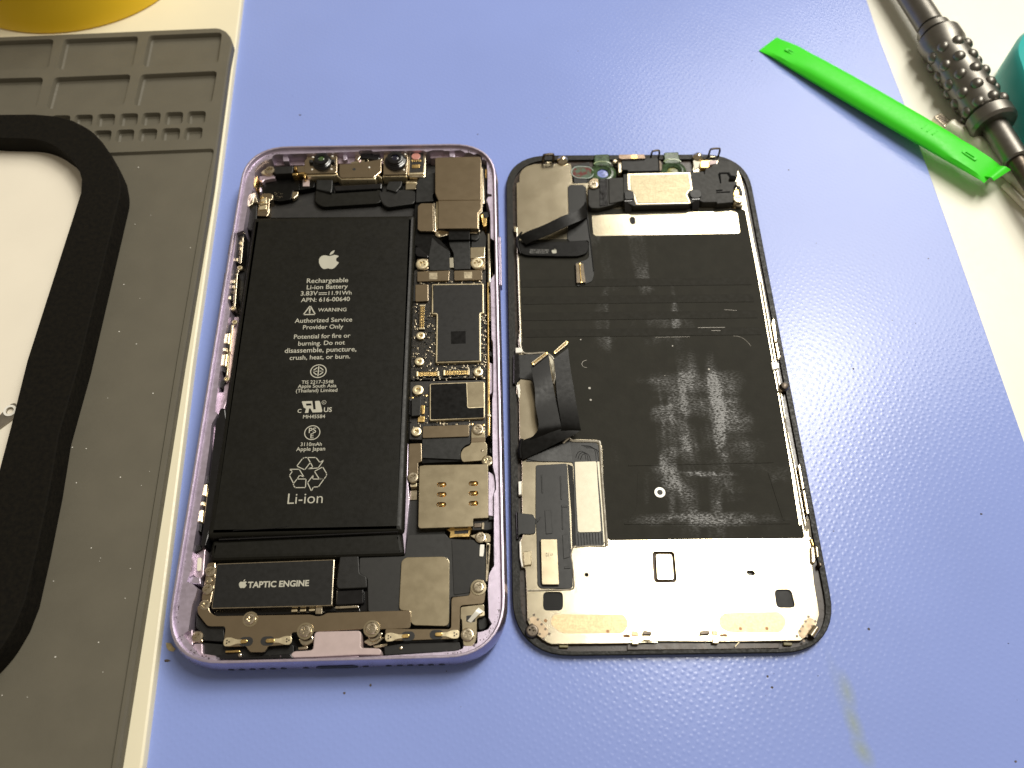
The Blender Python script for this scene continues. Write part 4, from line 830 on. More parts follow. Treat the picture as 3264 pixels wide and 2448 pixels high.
screw(bk, (31.43,-19.09), 5.2, 1.5, None); screw(bk, (33.68,-27.62), 5.0, 1.45, steel2)
MB().lathe([(.4, 0), (.3, .1), (.1, .12)], (*(32.37,-24.89), 5.2), 12).build('dimple', nickel, bk)
bk = P('sim_bracket', steel, [(14.26,-22.44),(17.34,-22.37),(17.53,-27.36),(16.62,-27.62),(16.82,-32.5),(14.64,-32.59),(14.24,-30.09)], 2, 5.0, .3, .12); screw(bk, (15.5,-31.59), 5.0, 1.4)
part('bracket_tip', cream_metal, bk, [(14.84,-32.63),(16.44,-32.49),(16.41,-33.69),(14.87,-33.73)], 2, 4.4, .2, .1); part('bracket_tip', nickel, bk, [(14.84,-34.45),(16.44,-34.32),(16.51,-36.8),(14.91,-36.84)], 2, 3.8, .1, .08)

# ---- SIM tray reader
st = link('sim_reader', None, ph)
sp_ = [(17,-28.73),(18.28,-28.51),(33.77,-28.59),(33.72,-42.41),(30.09,-42.52),(30.08,-44.48),(17.57,-44.64),(17.12,-44.24)]
slots = []
for q in ((22.52,-33.7), (22.55,-36.25), (22.49,-38.8), (30.19,-33.6), (30.18,-36.12), (30.17,-38.67)):
    slots.append(obround((q[0] - .55, q[1]), (q[0] + .55, q[1]), .62))
part('reader_cover', steel2, st, sp_, 2, 5.5, .3, .12, slots)
for s_ in slots:
    cx = sum(a[0] for a in s_) / len(s_); cy = sum(a[1] for a in s_) / len(s_)
    mb = MB(); mb.dish(s_, 5.5, 4.9, .25); mb.build('window', steel, st)
    mb = MB(); mb.lathe([(.62, 0), (.58, .35), (.4, .58), (.15, .68)], (cx + .2, cy - .05, 4.95), 18, sx=1.25, sy=.8); mb.build('contact_bump', gold, st)
part('reader_body', black, st, [(30.3,-42.13),(34.72,-41.83),(34.83,-44.8),(33.42,-45.09),(29.66,-45)], 1.3, 4.3, .2, .2)
part('reader_clip', nickel, st, [(32.07,-43.3),(32.7,-43.25),(32.62,-44.95),(32.05,-45)], 2, 4.9, 0, .08); part('reader_clip', tool_dark, st, [(30.37,-43.32),(31.94,-43.36),(31.93,-44.34),(30.36,-44.4)], 2, 4.6, 0, .08)
part('gold_rail', gold, st, [(23.37,-44.36),(29.81,-44.09),(30.03,-44.65),(29.34,-44.89),(29.33,-45.71),(29.02,-46.45),(25.58,-46.43),(24.4,-46.66),(24.64,-45.18)], 1.3, 4.0, .2, .1)
part('rail_slot', floorm, st, [(25.58,-44.91),(28.96,-44.79),(28.84,-45.63),(25.58,-45.69)], 3.9, 4.04, .1, 0)
for q in ([(16.95,-31.96),(17.47,-32.15),(17.31,-33.69),(16.93,-33.68)], [(17.06,-38.76),(17.54,-38.77),(17.49,-40.43),(17.04,-40.26)]): part('reader_clip', tool_dark, st, q, 3, 5.2, .1, .1)
bk = P('eject_bracket', steel2, [(29.21,-46.46),(30.45,-46.1),(31.39,-45.8),(33.42,-45.91),(34.19,-46.58),(34.16,-48.19),(32.77,-48.15),(30.29,-47.13)], 2, 4.8, .4, .12); screw(bk, (31.82,-47.01), 4.8, 1.35)
part('bracket_tip', white_c, bk, [(31.65,-48.67),(32.67,-48.7),(32.56,-50.45),(32.37,-51.64),(31.45,-51.53),(31.52,-49.95)], 4.6, 5.0, .2, .12)
P('edge_wire', nickel, [(33.14,-48.2),(33.85,-48.53),(33.57,-53.56),(33.2,-53.55)], 1.3, 4.9, 0, .1); P('edge_wire', nickel, [(33.13,-48.8),(34.14,-48.52),(33.4,-57.46),(32.85,-57.44)], 1.3, 4.9, 0, .1)
P('side_plastic', black, [(14.64,-36.92),(16.87,-36.81),(16.91,-44.14),(23.35,-44.62),(23.38,-46.57),(14.32,-46.69)], 1.3, 3.6, .2, .1)

# ---- rear camera
rc_ = link('rear_camera', None, ph)
part('camera_can', steel, rc_, [(19.27,69.66),(19.95,70.02),(27.24,70.15),(32.6,70.16),(32.98,68.16),(32.86,53.57),(20.44,53.57),(19.49,56.38)], 2, 6.9, .3, .15)
part('camera_can', steel, rc_, [(20.43,53.84),(32.86,53.85),(32.83,50.22),(31.84,48.89),(31.8,43.33),(20.59,43.41)], 2, 6.7, .3, .12)
part('can_edge', nickel, rc_, [(32.88,66.57),(33.44,66.03),(33.33,54.07),(33.13,49.55),(32.11,48.32),(32.07,43.16),(31.76,43.16),(31.8,48.97),(32.75,50.15)], 2, 6.5, .1, .1)
part('side_flap', steel, rc_, [(14.45,52.85),(15.37,53.85),(18.85,53.78),(19.19,43.57),(15.24,43.7),(14.6,44.39)], 4.6, 5.4, .5, .1)
part('flap_fold', nickel, rc_, [(18.93,53.69),(19.41,53.68),(19.82,43.43),(19.28,43.24)], 3, 5.6, 0, .08); part('flap_fold', steel2, rc_, [(19.69,54.44),(20.28,54.43),(20.48,44.44),(20.02,43.95)], 3, 5.3, 0, .08)
part('can_foot', nickel, rc_, [(19.82,44.36),(22.54,44.79),(31.88,44.85),(32.45,43.86),(31.48,42.9),(29.92,43.08),(23.72,42.91),(21.79,42.12),(20.44,41.81),(19.46,42.66)], 3, 4.8, .5, .2)
part('can_foot', black, rc_, [(29.53,42.85),(31.86,43.05),(32.24,41.58),(31.26,40.63),(29.72,40.9)], 2, 4.6, .5, .3)
MB().lathe([(.5, 0), (.45, .15), (.2, .2)], (*(20.55,42.7), 4.75), 14).build('rivet', cream_metal, rc_)
cf = link('camera_flex', None, ph)
part('flex', slate, cf, [(13.82,62.41),(14.66,63.97),(19.07,65.84),(19.27,58.8),(18.5,57.37),(18.86,55.06),(13.72,54.65)], 3, 4.9, .3, .12)
part('flex', slate2, cf, [(13.47,54.4),(19.02,54.8),(19.78,44.76),(19.02,43.79),(23.74,37.65),(24.18,31.03),(18.3,30.92),(17.65,34.92),(13.69,40.01),(13.29,46.86)], 3, 4.3, .5, .1)
part('flex', slate, cf, [(18.71,42.11),(20.29,39.9),(23.78,36.95),(23.91,30.46),(18.25,30.48),(17.88,35.17)], 4.2, 4.62, .4, .08)
part('flex', slate2, cf, [(23.38,44.22),(29.5,44.34),(29.49,40.07),(23.42,40)], 3, 5.8, .2, .2)
part('flex', slate, cf, [(23.45,40.33),(29.46,40.5),(29.59,30.45),(25.05,30.36),(24.86,35.9),(23.77,38.55)], 4, 5.0, .3, .12)
part('flex_window', tape, cf, [(23.72,34.56),(24.79,34.63),(24.89,31.25),(23.83,31.18)], 4.4, 4.75, 0, .03)
part('flex_loop', blackg, cf, [(14.15,38.64),(15,38.43),(17.82,35.56),(17.69,34.76),(14.62,35.39),(14.06,36.35)], 3, 4.7, .3, .2)
tb = P('screw_tab', steel, [(14.58,34.37),(17.62,34.55),(17.92,31.03),(16.65,30.4),(14.75,30.86)], 3, 4.7, .4, .12); screw(tb, (16.21,32.31), 4.7, 1.8, cream_metal, h=.65)
tb = P('screw_tab', steel, [(29.61,37.9),(33.68,38.01),(33.68,30.32),(31.03,30.14),(29.71,32.03)], 3, 4.8, .3, .12); part('tab_fold', steel2, tb, [(29.61,37.9),(33.68,38.01),(33.64,34.3),(29.6,34.15)], 4.7, 5.0, 0, .1); screw(tb, (31.5,32.22), 4.8, 1.85, cream_metal, h=.65)
P('side_gasket', black, [(29.91,41.39),(33.24,44.74),(34.18,42.27),(33.95,38.41),(29.71,38.4)], 1.3, 4.0, .3, .2); P('side_gasket', black, [(33.21,72.27),(34.62,67.17),(34.24,66.51),(34.09,64.85),(34.47,54.13),(33.6,54.15),(33.59,64.86),(33.09,66.53)], 1.3, 4.6, .2, .15)
P('flash_socket', gold, [(32.59,49.22),(33.43,50.18),(33.41,48.24),(34.37,48.61),(34.14,45.34),(33.38,45.11)], 1.3, 5.2, .2, .12); P('flash_socket', black, [(33.05,50.19),(34.96,50.39),(35.13,48.69),(33.79,47.99)], 1.3, 5.4, .2, .15)

# ---- front camera bracket
fc = link('front_camera', None, ph)
zt = 5.6
part('camera_plate', steel, fc, [(-19.34,72.65),(-17.39,73.06),(-10.3,73.27),(-9.8,66.22),(-10.24,65.71),(-18.82,65.59),(-19.41,66.12),(-19.84,70.9),(-19.33,71.33)], 2, zt, .4, .15)
part('plate_rim', cream_metal, fc, [(-18.98,65.94),(-10.37,66.06),(-9.86,66.48),(-9.64,65.67),(-10.96,65.21),(-18.47,65.15),(-18.92,65.36)], 2, 5.0, .2, .15)
part('camera_plate', steel, fc, [(-9.36,69.44),(-5.96,69.54),(2.97,71.18),(3.25,66.24),(1.58,64.55),(1.24,64.13),(-8.43,64.03),(-8.92,64.75),(-9.28,66.19)], 2, 5.3, .4, .15)
part('plate_rim', cream_metal, fc, [(-9.8,65.67),(-8.72,64.31),(-8.27,64.1),(1.08,64.26),(1.64,65.33),(2.32,65.52),(3.36,64.5),(3.49,63.87),(2.35,64.95),(1.81,64.81),(1.44,63.68),(-8.46,63.73),(-9.87,65.19)], 2, 4.9, .1, .1)
part('camera_plate', steel, fc, [(3.63,72.95),(4.23,73.47),(10.87,73.55),(11.07,70.75),(10.93,64.81),(3.92,64.75)], 2, zt, .4, .15)
part('plate_rim', cream_metal, fc, [(3.7,65.06),(10.86,65.15),(10.88,64.47),(3.73,64.49)], 2, 5.0, .2, .12)
for q in ((-17.41,72.03), (-11.6,72.27), (-17.26,67.14), (-11.5,67.17), (-0.37,67.61), (4.53,72.63), (10.12,72.67), (4.54,66.46), (10,66.47)):
    MB().lathe([(.32, 0), (.28, .12), (.1, .2)], (*q, 5.25 if q[0] > 2 and q[0] < 8 else zt), 10).build('weld_spot', white_c, fc)
MB().prism(circ(*(-4.9,67.35), .5, 18), 5.28, 5.315, 0).build('pin_hole', floorm, fc)
def lens(base, r, ears, glint):
    x, y = base
    o = link('lens', None, fc)
    MB().lathe([(r * 1.08, 0), (r * 1.08, .3), (r * .98, .55), (r * .98, .8), (r * .86, .95), (r * .86, 1.3), (r * .78, 1.4), (r * .78, 1.95), (r * .70, 2.1), (r * .40, 2.1), (r * .34, 1.7)], (x, y, zt), 40).build('barrel', blackg, o)
    MB().lathe([(r * .36, 0), (r * .3, .1), (r * .12, .18)], (x, y, zt + 1.66), 20).build('glass', glint, o)
    if ears:
        for s_ in (-1, 1): MB().prism(rp(rect(x + s_ * r * 1.2 - .5, y - .5, x + s_ * r * 1.2 + .5, y + .5), .15), zt + .02, zt + .9, .12).build('ear', black, o)
lens((-14.41,69.72), 2.75, True, M('lens_glass', (.05, .09, .03), .05, coat=1, cv=.4)); lens((7.43,69.65), 3.1, False, M('lens_dark', (.004, .005, .02), .05, coat=1))
pj = link('dot_projector', None, fc)
part('projector_frame', nickel, pj, [(11.21,73.64),(15.95,73.75),(16.28,72.8),(16.38,64.36),(15.96,63.86),(11.42,64.23),(11.13,65.04)], 2, 5.2, .4, .2)
part('projector_cavity', pcb_dark, pj, [(11.64,73.18),(15.52,73.26),(15.66,69.29),(15.95,69.14),(16.02,66.09),(11.65,65.83)], 5.1, 5.28, .2, 0)
MB().prism(circ(*(13.39,71.87), 1.35, 24), 5.2, 5.6, .15).build('pink_window', pinkm, pj)
part('gold_bar', gold, pj, [(12.22,68.63),(14.53,68.73),(14.61,67.42),(12.26,67.32)], 5.2, 5.5, .1, .1)
mb = MB()
for k in range(5):
    for pq in ([(11.95,70.38),(15.03,70.62)],): mb.box(pq[0][0] + (pq[1][0] - pq[0][0]) * (k + .5) / 5 - .2, pq[0][1] - .5, pq[0][0] + (pq[1][0] - pq[0][0]) * (k + .5) / 5 + .2, pq[0][1] + .4, 5.2, 5.45, .05)
mb.build('gold_pin', gold, pj)
part('frame_bar', cream_metal, pj, [(11.4,65.29),(15.6,65.49),(15.8,69.19),(16.11,69.04),(16.15,65.48),(15.83,64.91),(11.41,64.8)], 5.1, 5.5, .1, .1)
part('top_connector', blackg, fc, [(-3.25,73.61),(2.38,74.09),(2.61,71.43),(1.1,70.87),(-1.26,71.65),(-3.25,71.69)], 1.3, 5.2, .3, .3)
for pts, mt in (([(-5.07,73.98),(-3.42,74.19),(-3.33,72.62),(-3.92,71.3),(-4.93,71.62)], nickel), ([(-3.16,71.16),(-0.91,71.55),(-0.74,69.65),(-3.11,69.61)], steel2), ([(-2.14,71.33),(-1.11,71.46),(-1.01,69.56),(-2.11,69.58)], tool_dark), ([(1.06,71.06),(3.44,72.04),(2.95,70.73),(1.31,70.56)], nickel), ([(-6.17,70.32),(-4.77,70.88),(-3.43,70.56),(-3.28,69.83),(-6.03,69.82)], steel2)): part('connector_clip', mt, fc, pts, 2, 5.0, .1, .12)
P('sensor_bar', black, [(-29.37,68.65),(-27.2,68.99),(-23.02,69.11),(-23.03,66.28),(-28.15,66.05),(-29.18,67.48)], 2, 5.2, .3, .25)
tb = P('sensor_tab', cream_metal, [(-32.79,67.09),(-31.46,68.73),(-30.53,69.47),(-29.57,69.37),(-28.77,67.85),(-28.98,66.85),(-29.78,66.04),(-31.44,66.32)], 2, 4.7, .5, .2); screw(tb, (-29.93,67.68), 4.7, 1.5, nickel, h=.7)
sf = P('sensor_clip', steel, [(-22.03,69.09),(-19.77,69.22),(-19.29,66.71),(-20.79,66.57),(-21.7,66.92)], 2, 5.1, .2, .12)
for pts in ([(-22.84,68.82),(-22.14,68.87),(-21.95,68.41),(-22.8,68.38)], [(-22.79,68.21),(-21.99,68.25),(-21.88,67.66),(-22.73,67.65)], [(-23.06,66.22),(-19.26,66.56),(-19.14,65.89),(-21.52,65.85),(-21.61,65.53),(-22.99,65.47)], [(-19.75,66.27),(-19.19,66.25),(-19.07,64.27),(-19.46,64.36)]): part('gold_clip', gold, sf, pts, 2, 5.2, .1, .1)
P('sensor_window', lilac_p, [(-20.22,65.19),(-18.3,65.32),(-18.06,62.54),(-20.01,62.58)], 2, 3.6, .2, .08)
fx = link('sensor_flex', None, ph)
part('flex', slate2, fx, [(-33.35,65.91),(-28.83,66.15),(-21.46,65.84),(-21.21,63.19),(-20.83,61.71),(-22.95,61.59),(-23.25,58.18),(-26.54,57.44),(-28.23,58.12),(-32.05,61.11),(-33.32,63.43)], 1.3, 2.9, .8, .12)
part('flex', slate2, fx, [(-20.82,61.62),(-20.68,64.51),(-16.66,64.7),(-16.67,62.33),(-20.8,61.36)], 1.3, 3.3, .4, .15)
part('flex', slate, fx, [(-16.14,64.56),(-11.23,64.47),(-11.03,61.19),(-11.17,59.22),(-15.84,60.86)], 1.3, 4.2, .2, .3)
part('flex', wrapm, fx, [(-16.1,61.4),(-10.98,59.6),(1.98,60.47),(2.17,61.04),(3.28,60.45),(3.37,56.24),(2.22,55.57),(-13.18,54.58),(-14.74,55.36),(-15.93,56.77)], 1.3, 3.6, 1.2, .2)
part('flex', blackg, fx, [(-10.88,62.22),(3.44,62.93),(3.42,60.94),(-10.09,60.22)], 1.3, 4.0, .4, .3)
part('flex', black, fx, [(2.26,59.73),(9.82,60.71),(13.53,60.07),(13.45,55.18),(5.34,53.82),(3.77,55.23)], 1.3, 3.8, 1.2, .3)
part('flex', slate, fx, [(5.43,63.25),(9.46,63.31),(9.21,61.32),(7.88,59.09),(4.69,60.28)], 1.3, 4.4, .4, .2)
part('fold_tab', steel2, fx, [(10.54,63.68),(13.87,63.82),(13.56,60.49),(10.52,60.41)], 2, 4.0, .15, .1); part('fold_tab', cream_metal, fx, [(10.64,62.93),(13.52,62.98),(13.53,62.64),(10.66,62.53)], 2, 4.2, 0, .05)
P('flex_under', floorm, [(-28.73,54.46),(-16.26,57.29),(13.47,54.64),(13.55,51.58),(-31.63,51.98)], 1.3, 2.2, .5, .1)
P('side_screw_plate', steel, [(-31.48,59.31),(-29.25,59.42),(-28.27,58.92),(-28.1,57.31),(-28.99,57.01),(-28.75,53.66),(-28.95,52.09),(-30.82,52.44)], 1.3, 4.4, .3, .15)
for pts in ([(-31.81,57.68),(-30.76,57.66),(-30.7,57.18),(-31.63,57.2)], [(-31.42,55.91),(-30.45,55.97),(-30.4,55.59),(-31.37,55.44)]): P('gold_clip', gold, pts, 2, 4.8, .1, .1)
P('mic_plate', steel, [(-31.85,58.8),(-28.53,59.25),(-28.19,57.19),(-29.21,56.44),(-28.48,52.62),(-28.99,50.87),(-31.95,51.08),(-32.06,53.7)], 1.3, 4.3, .3, .15)
for pts in ([(-31.37,56.99),(-29.87,57.73),(-29.62,55.43),(-31.34,54.95)], [(-31.65,54.2),(-29.56,54.92),(-29.37,53.14),(-31.5,52.93)]): P('mic_clip', cream_metal, pts, 2, 4.7, .1, .15)
P('corner_clip', nickel, [(-33.85,58.97),(-33.19,59.11),(-32.02,55.41),(-34.44,55.16),(-34.92,56.11)], 1.3, 5.2, .2, .2); P('corner_clip', gold, [(-34.05,62.68),(-33.36,65.29),(-33.17,64.8),(-33.45,60.72)], 1.3, 5.6, .1, .1)
for pts in ([(-32.97,62.48),(-32.32,62.79),(-31.94,61.64),(-32.06,60.5),(-32.56,60.51),(-32.92,61.5)], [(-33.11,65.28),(-32.41,65.76),(-31.86,65.42),(-31.98,64.26),(-32.47,64.11)]): P('sealant_bead', lilac, pts, 1.3, 3.6, .5, .5)
mb = MB()
for _ in range(26):
    q = [(-28.18,61.32),(-25.76,58.51)]; x = random.uniform(q[0][0], q[1][0]); y = random.uniform(q[1][1], q[0][1]); mb.prism(circ(x, y, random.uniform(.06, .15), 6), 2.9, 2.97, 0)
mb.build('solder_fleck', nickel, fx, kind='stuff')
P('foil_curl', steel2, [(-22.92,60.91),(-21.17,60.87),(-21.3,59.58),(-22.42,58.3),(-22.98,58.32)], 2, 3.2, .3, .1)

# ================================================================ DISPLAY ASSEMBLY (face down)
dp = thing('phone_display', 'detached black phone display lying face down with its metal back showing', 'phone display', 35.96899, 113.13258, 0, .02676155)
D = lambda n, mt, *a, **k: part(n, mt, dp, *a, **k)
frame_m = M('scuffed_frame', (.010, .0098, .0078), .5, cv=.5, cs=900, rv=.15, rs=1500, bump=.5, bs=2500, spec=.3, c2=(.028, .0265, .021), thr=(.5, .8))
mb = MB(); prev = None
for ins, z in ((1.0, .01), (.3, .25), (.12, .7), (.3, 1.0)):
    l = mb.loop(rrect(36.9 - ins, 74.5 - ins, 13.6 - ins), z)
    if prev: mb.wall(prev, l)
    else: mb.cap([l], False)
    prev = l
mb.cap([prev]); mb.build('front_glass', blackg, dp)
mb = MB(); prev = None
inner = rrect(35.25, 73.05, 12.3, cx=.25, cy=-.55)
for p, z in ((rrect(36.75, 74.35, 13.5), 1.0), (rrect(36.9, 74.5, 13.6), 1.15), (rrect(36.9, 74.5, 13.6), 1.6), (rrect(36.7, 74.3, 13.4), 1.8), (inner, 1.8), (inner, 1.0)):
    l = mb.loop(p, z)
    if prev: mb.wall(prev, l)
    prev = l
mb.build('frame', frame_m, dp)
MB().prism(rrect(35.8, 73.8, 12.6), 1.0, 1.06, 0).build('panel_edge', M('panel_brown', (.028, .017, .011), .3, cv=.3), dp)
# steel back plate
plate = ([(-133.6,152.11)] * 0 + [(-33.79,63.13),(-32.94,63.37),(-32.85,66.13),(-32.08,68.15),(-30.7,69.57),(-28.35,70.52),(-17.08,70.63),(-16.96,62.74),(-12.27,62.95),(-1.71,63.11),(19.47,64.18),(20.25,71.56),(27.65,71.65),(33.25,68.37),(33.94,65.06),(34.19,60.06),(34.2,52.25),(34.21,40.95)]
  + [(34.56,26.28),(34.33,4.12),(34.23,-3.99),(33.92,-17.74),(34.17,-30.82),(34.14,-46.45)] + [(34.82,-42.99),(34.62,-47.94),(33.79,-54.4),(33.44,-59.43),(33.4,-63.91),(33.32,-66.11),(32.17,-68.71),(29.6,-71),(27.96,-72),(10.84,-71.97),(-11.09,-71.49)]
  + [(-4.05,-71.88),(-11.93,-72.06),(-28.2,-72.04),(-29.2,-71.65),(-31.33,-70.09),(-33.03,-67.76),(-33.56,-66.74),(-33.55,-60.58),(-33.71,-54.58),(-34.7,-54.29),(-34.81,-48.03),(-34.11,-46.64),(-34.21,-41.31),(-34.18,-36.58),(-34.01,-28.14)] + [(-34.49,-21.6),(-34.37,-9.23),(-35.02,-8.47),(-34.97,-5.45),(-33.94,-4.2),(-35.03,4.37),(-33.88,5.15),(-33.99,11.32)] + [(-33.33,5.64),(-33.93,35.67)])
sq1 = [(-29.73,-60.17),(-25.14,-60.23),(-25.33,-64.53),(-29.87,-64.54)]; sq2 = [(23.85,-60.26),(27.88,-60.31),(28.15,-64.62),(23.71,-64.56)]; win = [(-3.67,-50.83),(1.7,-50.9),(1.51,-58.46),(-3.95,-58.44)]
dot = circ(*(-19.44,-56.31), .5, 16); pill = obround((18.64,-56.33), (19.39,-56.43), .65)
part('back_plate', plate_m, dp, plate, 1.05, 2.2, .35, .1, [rp(sq1, 1.1), rp(sq2, 1.1), rp(win, 1.1), dot, pill])
for q in (sq1, sq2): 
    cx = sum(a[0] for a in q) / 4; cy = sum(a[1] for a in q) / 4
    D('magnet_pad', slate2, rect(cx - 3.2, cy - 3.3, cx + 4.0, cy + 3.8), 1.1, 1.7, .4, .1); D('glue_edge', tarn, rect(cx - 3.6, cy - 4.4, cx + 4.2, cy - 3.1), 1.1, 1.35, .3, .1)
q = [(-2.76,-51.52),(0.99,-51.57),(0.85,-57.66),(-2.98,-57.66)]; D('label_plate', plate_m, q, 1.1, 2.05, .6, .06); D('label_base', M('groove_brown', (.10, .065, .04), .5), win, 1.1, 1.25, 1.1, 0)
# embossed lip round the driver board
lip = M('lip_steel', (.80, .76, .66), .3, 1)
mb = MB(); tr = [(*a, 2.3) for a in [(-23.54,-22.69),(-22.05,-21.45),(-21.01,-22.09),(-16,-22.23),(-14.86,-22.4),(-14.26,-23.19),(-14.35,-30.12),(-14.33,-41.58),(-14.31,-49.36)]]; mb.tube(smooth3(tr, 4), .42, 8); mb.build('embossed_lip', lip, dp)
mb = MB(); tr = [(*a, 2.25) for a in [(-14.42,-49.57),(-22.34,-49.68),(-22.62,-54.07),(-22.52,-58.93),(-23.15,-59.62),(-24.8,-59.8),(-33.34,-59.89)]]; mb.tube(smooth3(tr, 2), .2, 8); mb.build('embossed_lip', lip, dp)
mb = MB(); tr = [(*a, 2.25) for a in [(-33.91,9.63),(-33.75,6.15),(-33,3.97),(-31.19,3.61),(-28,3.84),(-26.43,3.43),(-25.33,2.37),(-24.72,0.54),(-24.88,-3.58),(-25.4,-5.61)]]; mb.tube(smooth3(tr, 4), .32, 8); mb.build('embossed_lip', lip, dp)
# bright folded edge on both long sides
mb = MB(); tr = [(*a, 2.1) for a in [(34.27,48.48),(34.03,26.29),(33.72,4.12),(33.68,-3.98),(33.53,-17.73),(33.7,-30.81),(33.63,-45.97)] + [(34.77,-42.99),(34.53,-47.82)]]; mb.tube(smooth3(tr[1:], 4), .35, 8); mb.build('folded_edge', lip, dp)
mb = MB(); tr = [(*a, 2.1) for a in [(-34,46.22),(-33.85,23.82),(-33.67,5.65)] + [(-34.16,8.62),(-33.99,5.15)]]; mb.tube(smooth3(tr, 4), .25, 8); mb.build('folded_edge', lip, dp)
# graphite film and its pressed bands
film = ([(-33.61,41.52),(-19.55,41.85),(-18.59,50.75),(-12.29,52.84),(32.33,52.55),(33.38,51.96),(33.39,45.55)] + [(33.46,31.45),(33.26,6.45),(33.15,-4.01),(33.07,-17.76),(32.83,-30.83),(32.41,-45.03)] + [(33.14,-44.45),(33.16,-47.71),(32.6,-48.15)] + [(10.32,-48.05),(-13.48,-48.07),(-14.26,-47.11),(-14.01,-35.67),(-13.71,-23.16),(-14.71,-21.73)] + [(-21.47,-21.42),(-23.87,-22.22),(-24.77,-12.09),(-24.82,-2.03),(-25.99,2.92),(-28.01,3.46),(-33.01,3.46),(-33.54,5.11)] + [(-33.3,7.2),(-33.49,35.62)])
gf = part('graphite_film', graphite, dp, film, 2.15, 2.27, .5, .04)
for a in ([(-33.07,27.72),(31.13,27.8),(31.3,25.27),(-32.94,25.03)], [(-33,22.04),(31.02,22.17),(31.16,19.53),(-32.88,19.33)], [(-32.94,16.65),(31.27,16.76),(31.42,14.26),(-32.82,14)], [(-32.87,11.21),(31.31,11.29),(31.63,8.84),(-32.75,8.7)]):
    part('pressed_band', M('film_band', (.024, .023, .0185), .6, cv=.06, spec=.08), gf, a, 2.2, 2.36, .2, .08)
lr = [(-5.41,-30.61),(26.97,-30.73),(27.08,-39.51),(29.15,-44.03),(-9.13,-43.89),(-6.36,-39.93)]
for a in ([(-7.53,-28.6),(28.51,-28.15),(28.84,-28.59),(-7.52,-29.03)], [(-9.7,-43.72),(30.23,-44.13),(30.23,-44.57),(-9.74,-44.21)], [(26.92,-31.07),(27.24,-31.07),(29.22,-43.63),(28.72,-43.83)]):
    part('pressed_ridge', graphite, gf, a, 2.2, 2.36, .1, .05)
part('pressed_panel', graphite, gf, lr, 2.2, 2.31, 1.0, .05)
mb = MB(); mb.prism(circ(*(-0.37,-36.14), 1.35, 28), 2.3, 2.42, .05, [circ(*(-0.37,-36.14), .7, 20)]); mb.build('screw_eyelet', white_c, gf)
part('eyelet_hole', slate2, gf, circ(*(-0.37,-36.14), .72, 20), 2.3, 2.345, 0, 0)
mb = MB(); random.seed(11)
for a, b, w_ in (((*(14.61,11.27),), (*(21.91,11.31),), .05), ((*(18.15,10.33),), (*(20.53,10.28),), .05), ((*(22.54,17.01),), (*(25.88,16.74),), .04), ((*(2.72,8.33),), (*(12.05,8.38),), .03)):
    mb.prism(obround(a, b, w_, 3), 2.27, 2.385, 0)
cur = [(*q, 2.28) for q in [(23.75,8.57),(25.56,8.32),(27.11,7.1),(28.13,5.38)]]; mb.tube(smooth3(cur, 4), .045, 5)
cur = [(*q, 2.28) for q in [(-16.17,1.49),(-17.15,1.08),(-17.56,0.25),(-17.12,-0.58),(-16.29,-0.81)]]; mb.tube(smooth3(cur, 4), .07, 5)
for q, r in (((7.1,5.6), .2), ((15.96,-1.68), .28), ((-17.45,7.85), .2), ((-15.82,-10.46), .3), ((-15.93,-6.99), .35), ((4.12,-3.47), .12)): mb.prism(circ(*q, r, 7), 2.26, 2.36, 0)
mb.build('scratch', M('scratch_grey', (.45, .43, .38), .5), gf, kind='stuff')
# bright plate window under the earpiece
ws = part('bare_strip', plate_m, dp, [(-11.98,50.49),(-2.68,50.74),(4.47,50.96),(16.53,51.33),(26.72,51.62),(30.14,51.79),(30.93,50.72),(30.73,43.74),(30.07,43.29),(-11.22,42.78),(-11.96,43.35)], 2.2, 2.34, .4, .04)
part('strip_slot', slate2, ws, obround((-0.2,48.89), (-0.15,47.76), .85), 2.3, 2.352, 0, 0)

# driver board and flex on the left
db = link('driver_board', None, dp)
part('board_film', slate, db, [(-30.57,-28.58),(-22.73,-28.21),(-22.75,-36.46),(-22.74,-54.12),(-22.81,-59.15),(-23.49,-59.64),(-30.31,-59.45),(-31.01,-58.55),(-30.88,-47.13),(-31,-41.45)], 2.1, 2.42, .6, .1)
part('board_tab', slate, db, [(-35.5,-40.86),(-34.28,-41.13),(-31.48,-41.45),(-30.9,-42.89),(-31.16,-46.25),(-32.35,-46.48),(-34.72,-46.31),(-35.58,-47.42)], 2.0, 2.5, .5, .12)
part('tab_fold', blackg, db, [(-35.77,-40.71),(-35.02,-40.72),(-35.01,-47.47),(-35.62,-47.74)], 1.6, 2.5, .3, .2)
for q in ([(-29.35,-31.17),(-29,-31.17),(-28.98,-36.02),(-29.32,-36.09)], [(-24.7,-31.6),(-24.35,-31.6),(-24.4,-37.72),(-24.75,-37.79)], [(-24.67,-39.18),(-23.22,-39.2),(-23.18,-39.74),(-24.69,-39.72)], [(-28.77,-40.47),(-27.23,-40.42),(-27.03,-46.3),(-28.63,-46.46)], [(-24.62,-39.73),(-24.35,-39.73),(-24.45,-45.28),(-24.73,-45.38)], [(-24.71,-46.68),(-23.29,-46.59),(-23.07,-52.08),(-24.7,-52.57)], [(-24.65,-54.44),(-23.18,-54.39),(-23.1,-54.86),(-24.6,-54.91)], [(-30.73,-42.89),(-29.85,-42.01),(-29.69,-42.26),(-30.58,-43.61)]):
    part('raised_chip', slate, db, q, 2.35, 2.56, .15, .08)
lp = part('chip_shield', steel2, db, [(-29.94,-47.87),(-26.07,-47.92),(-26,-58.52),(-26.11,-58.78),(-29.85,-58.73),(-30,-58.2)], 2.3, 3.1, .25, .08)
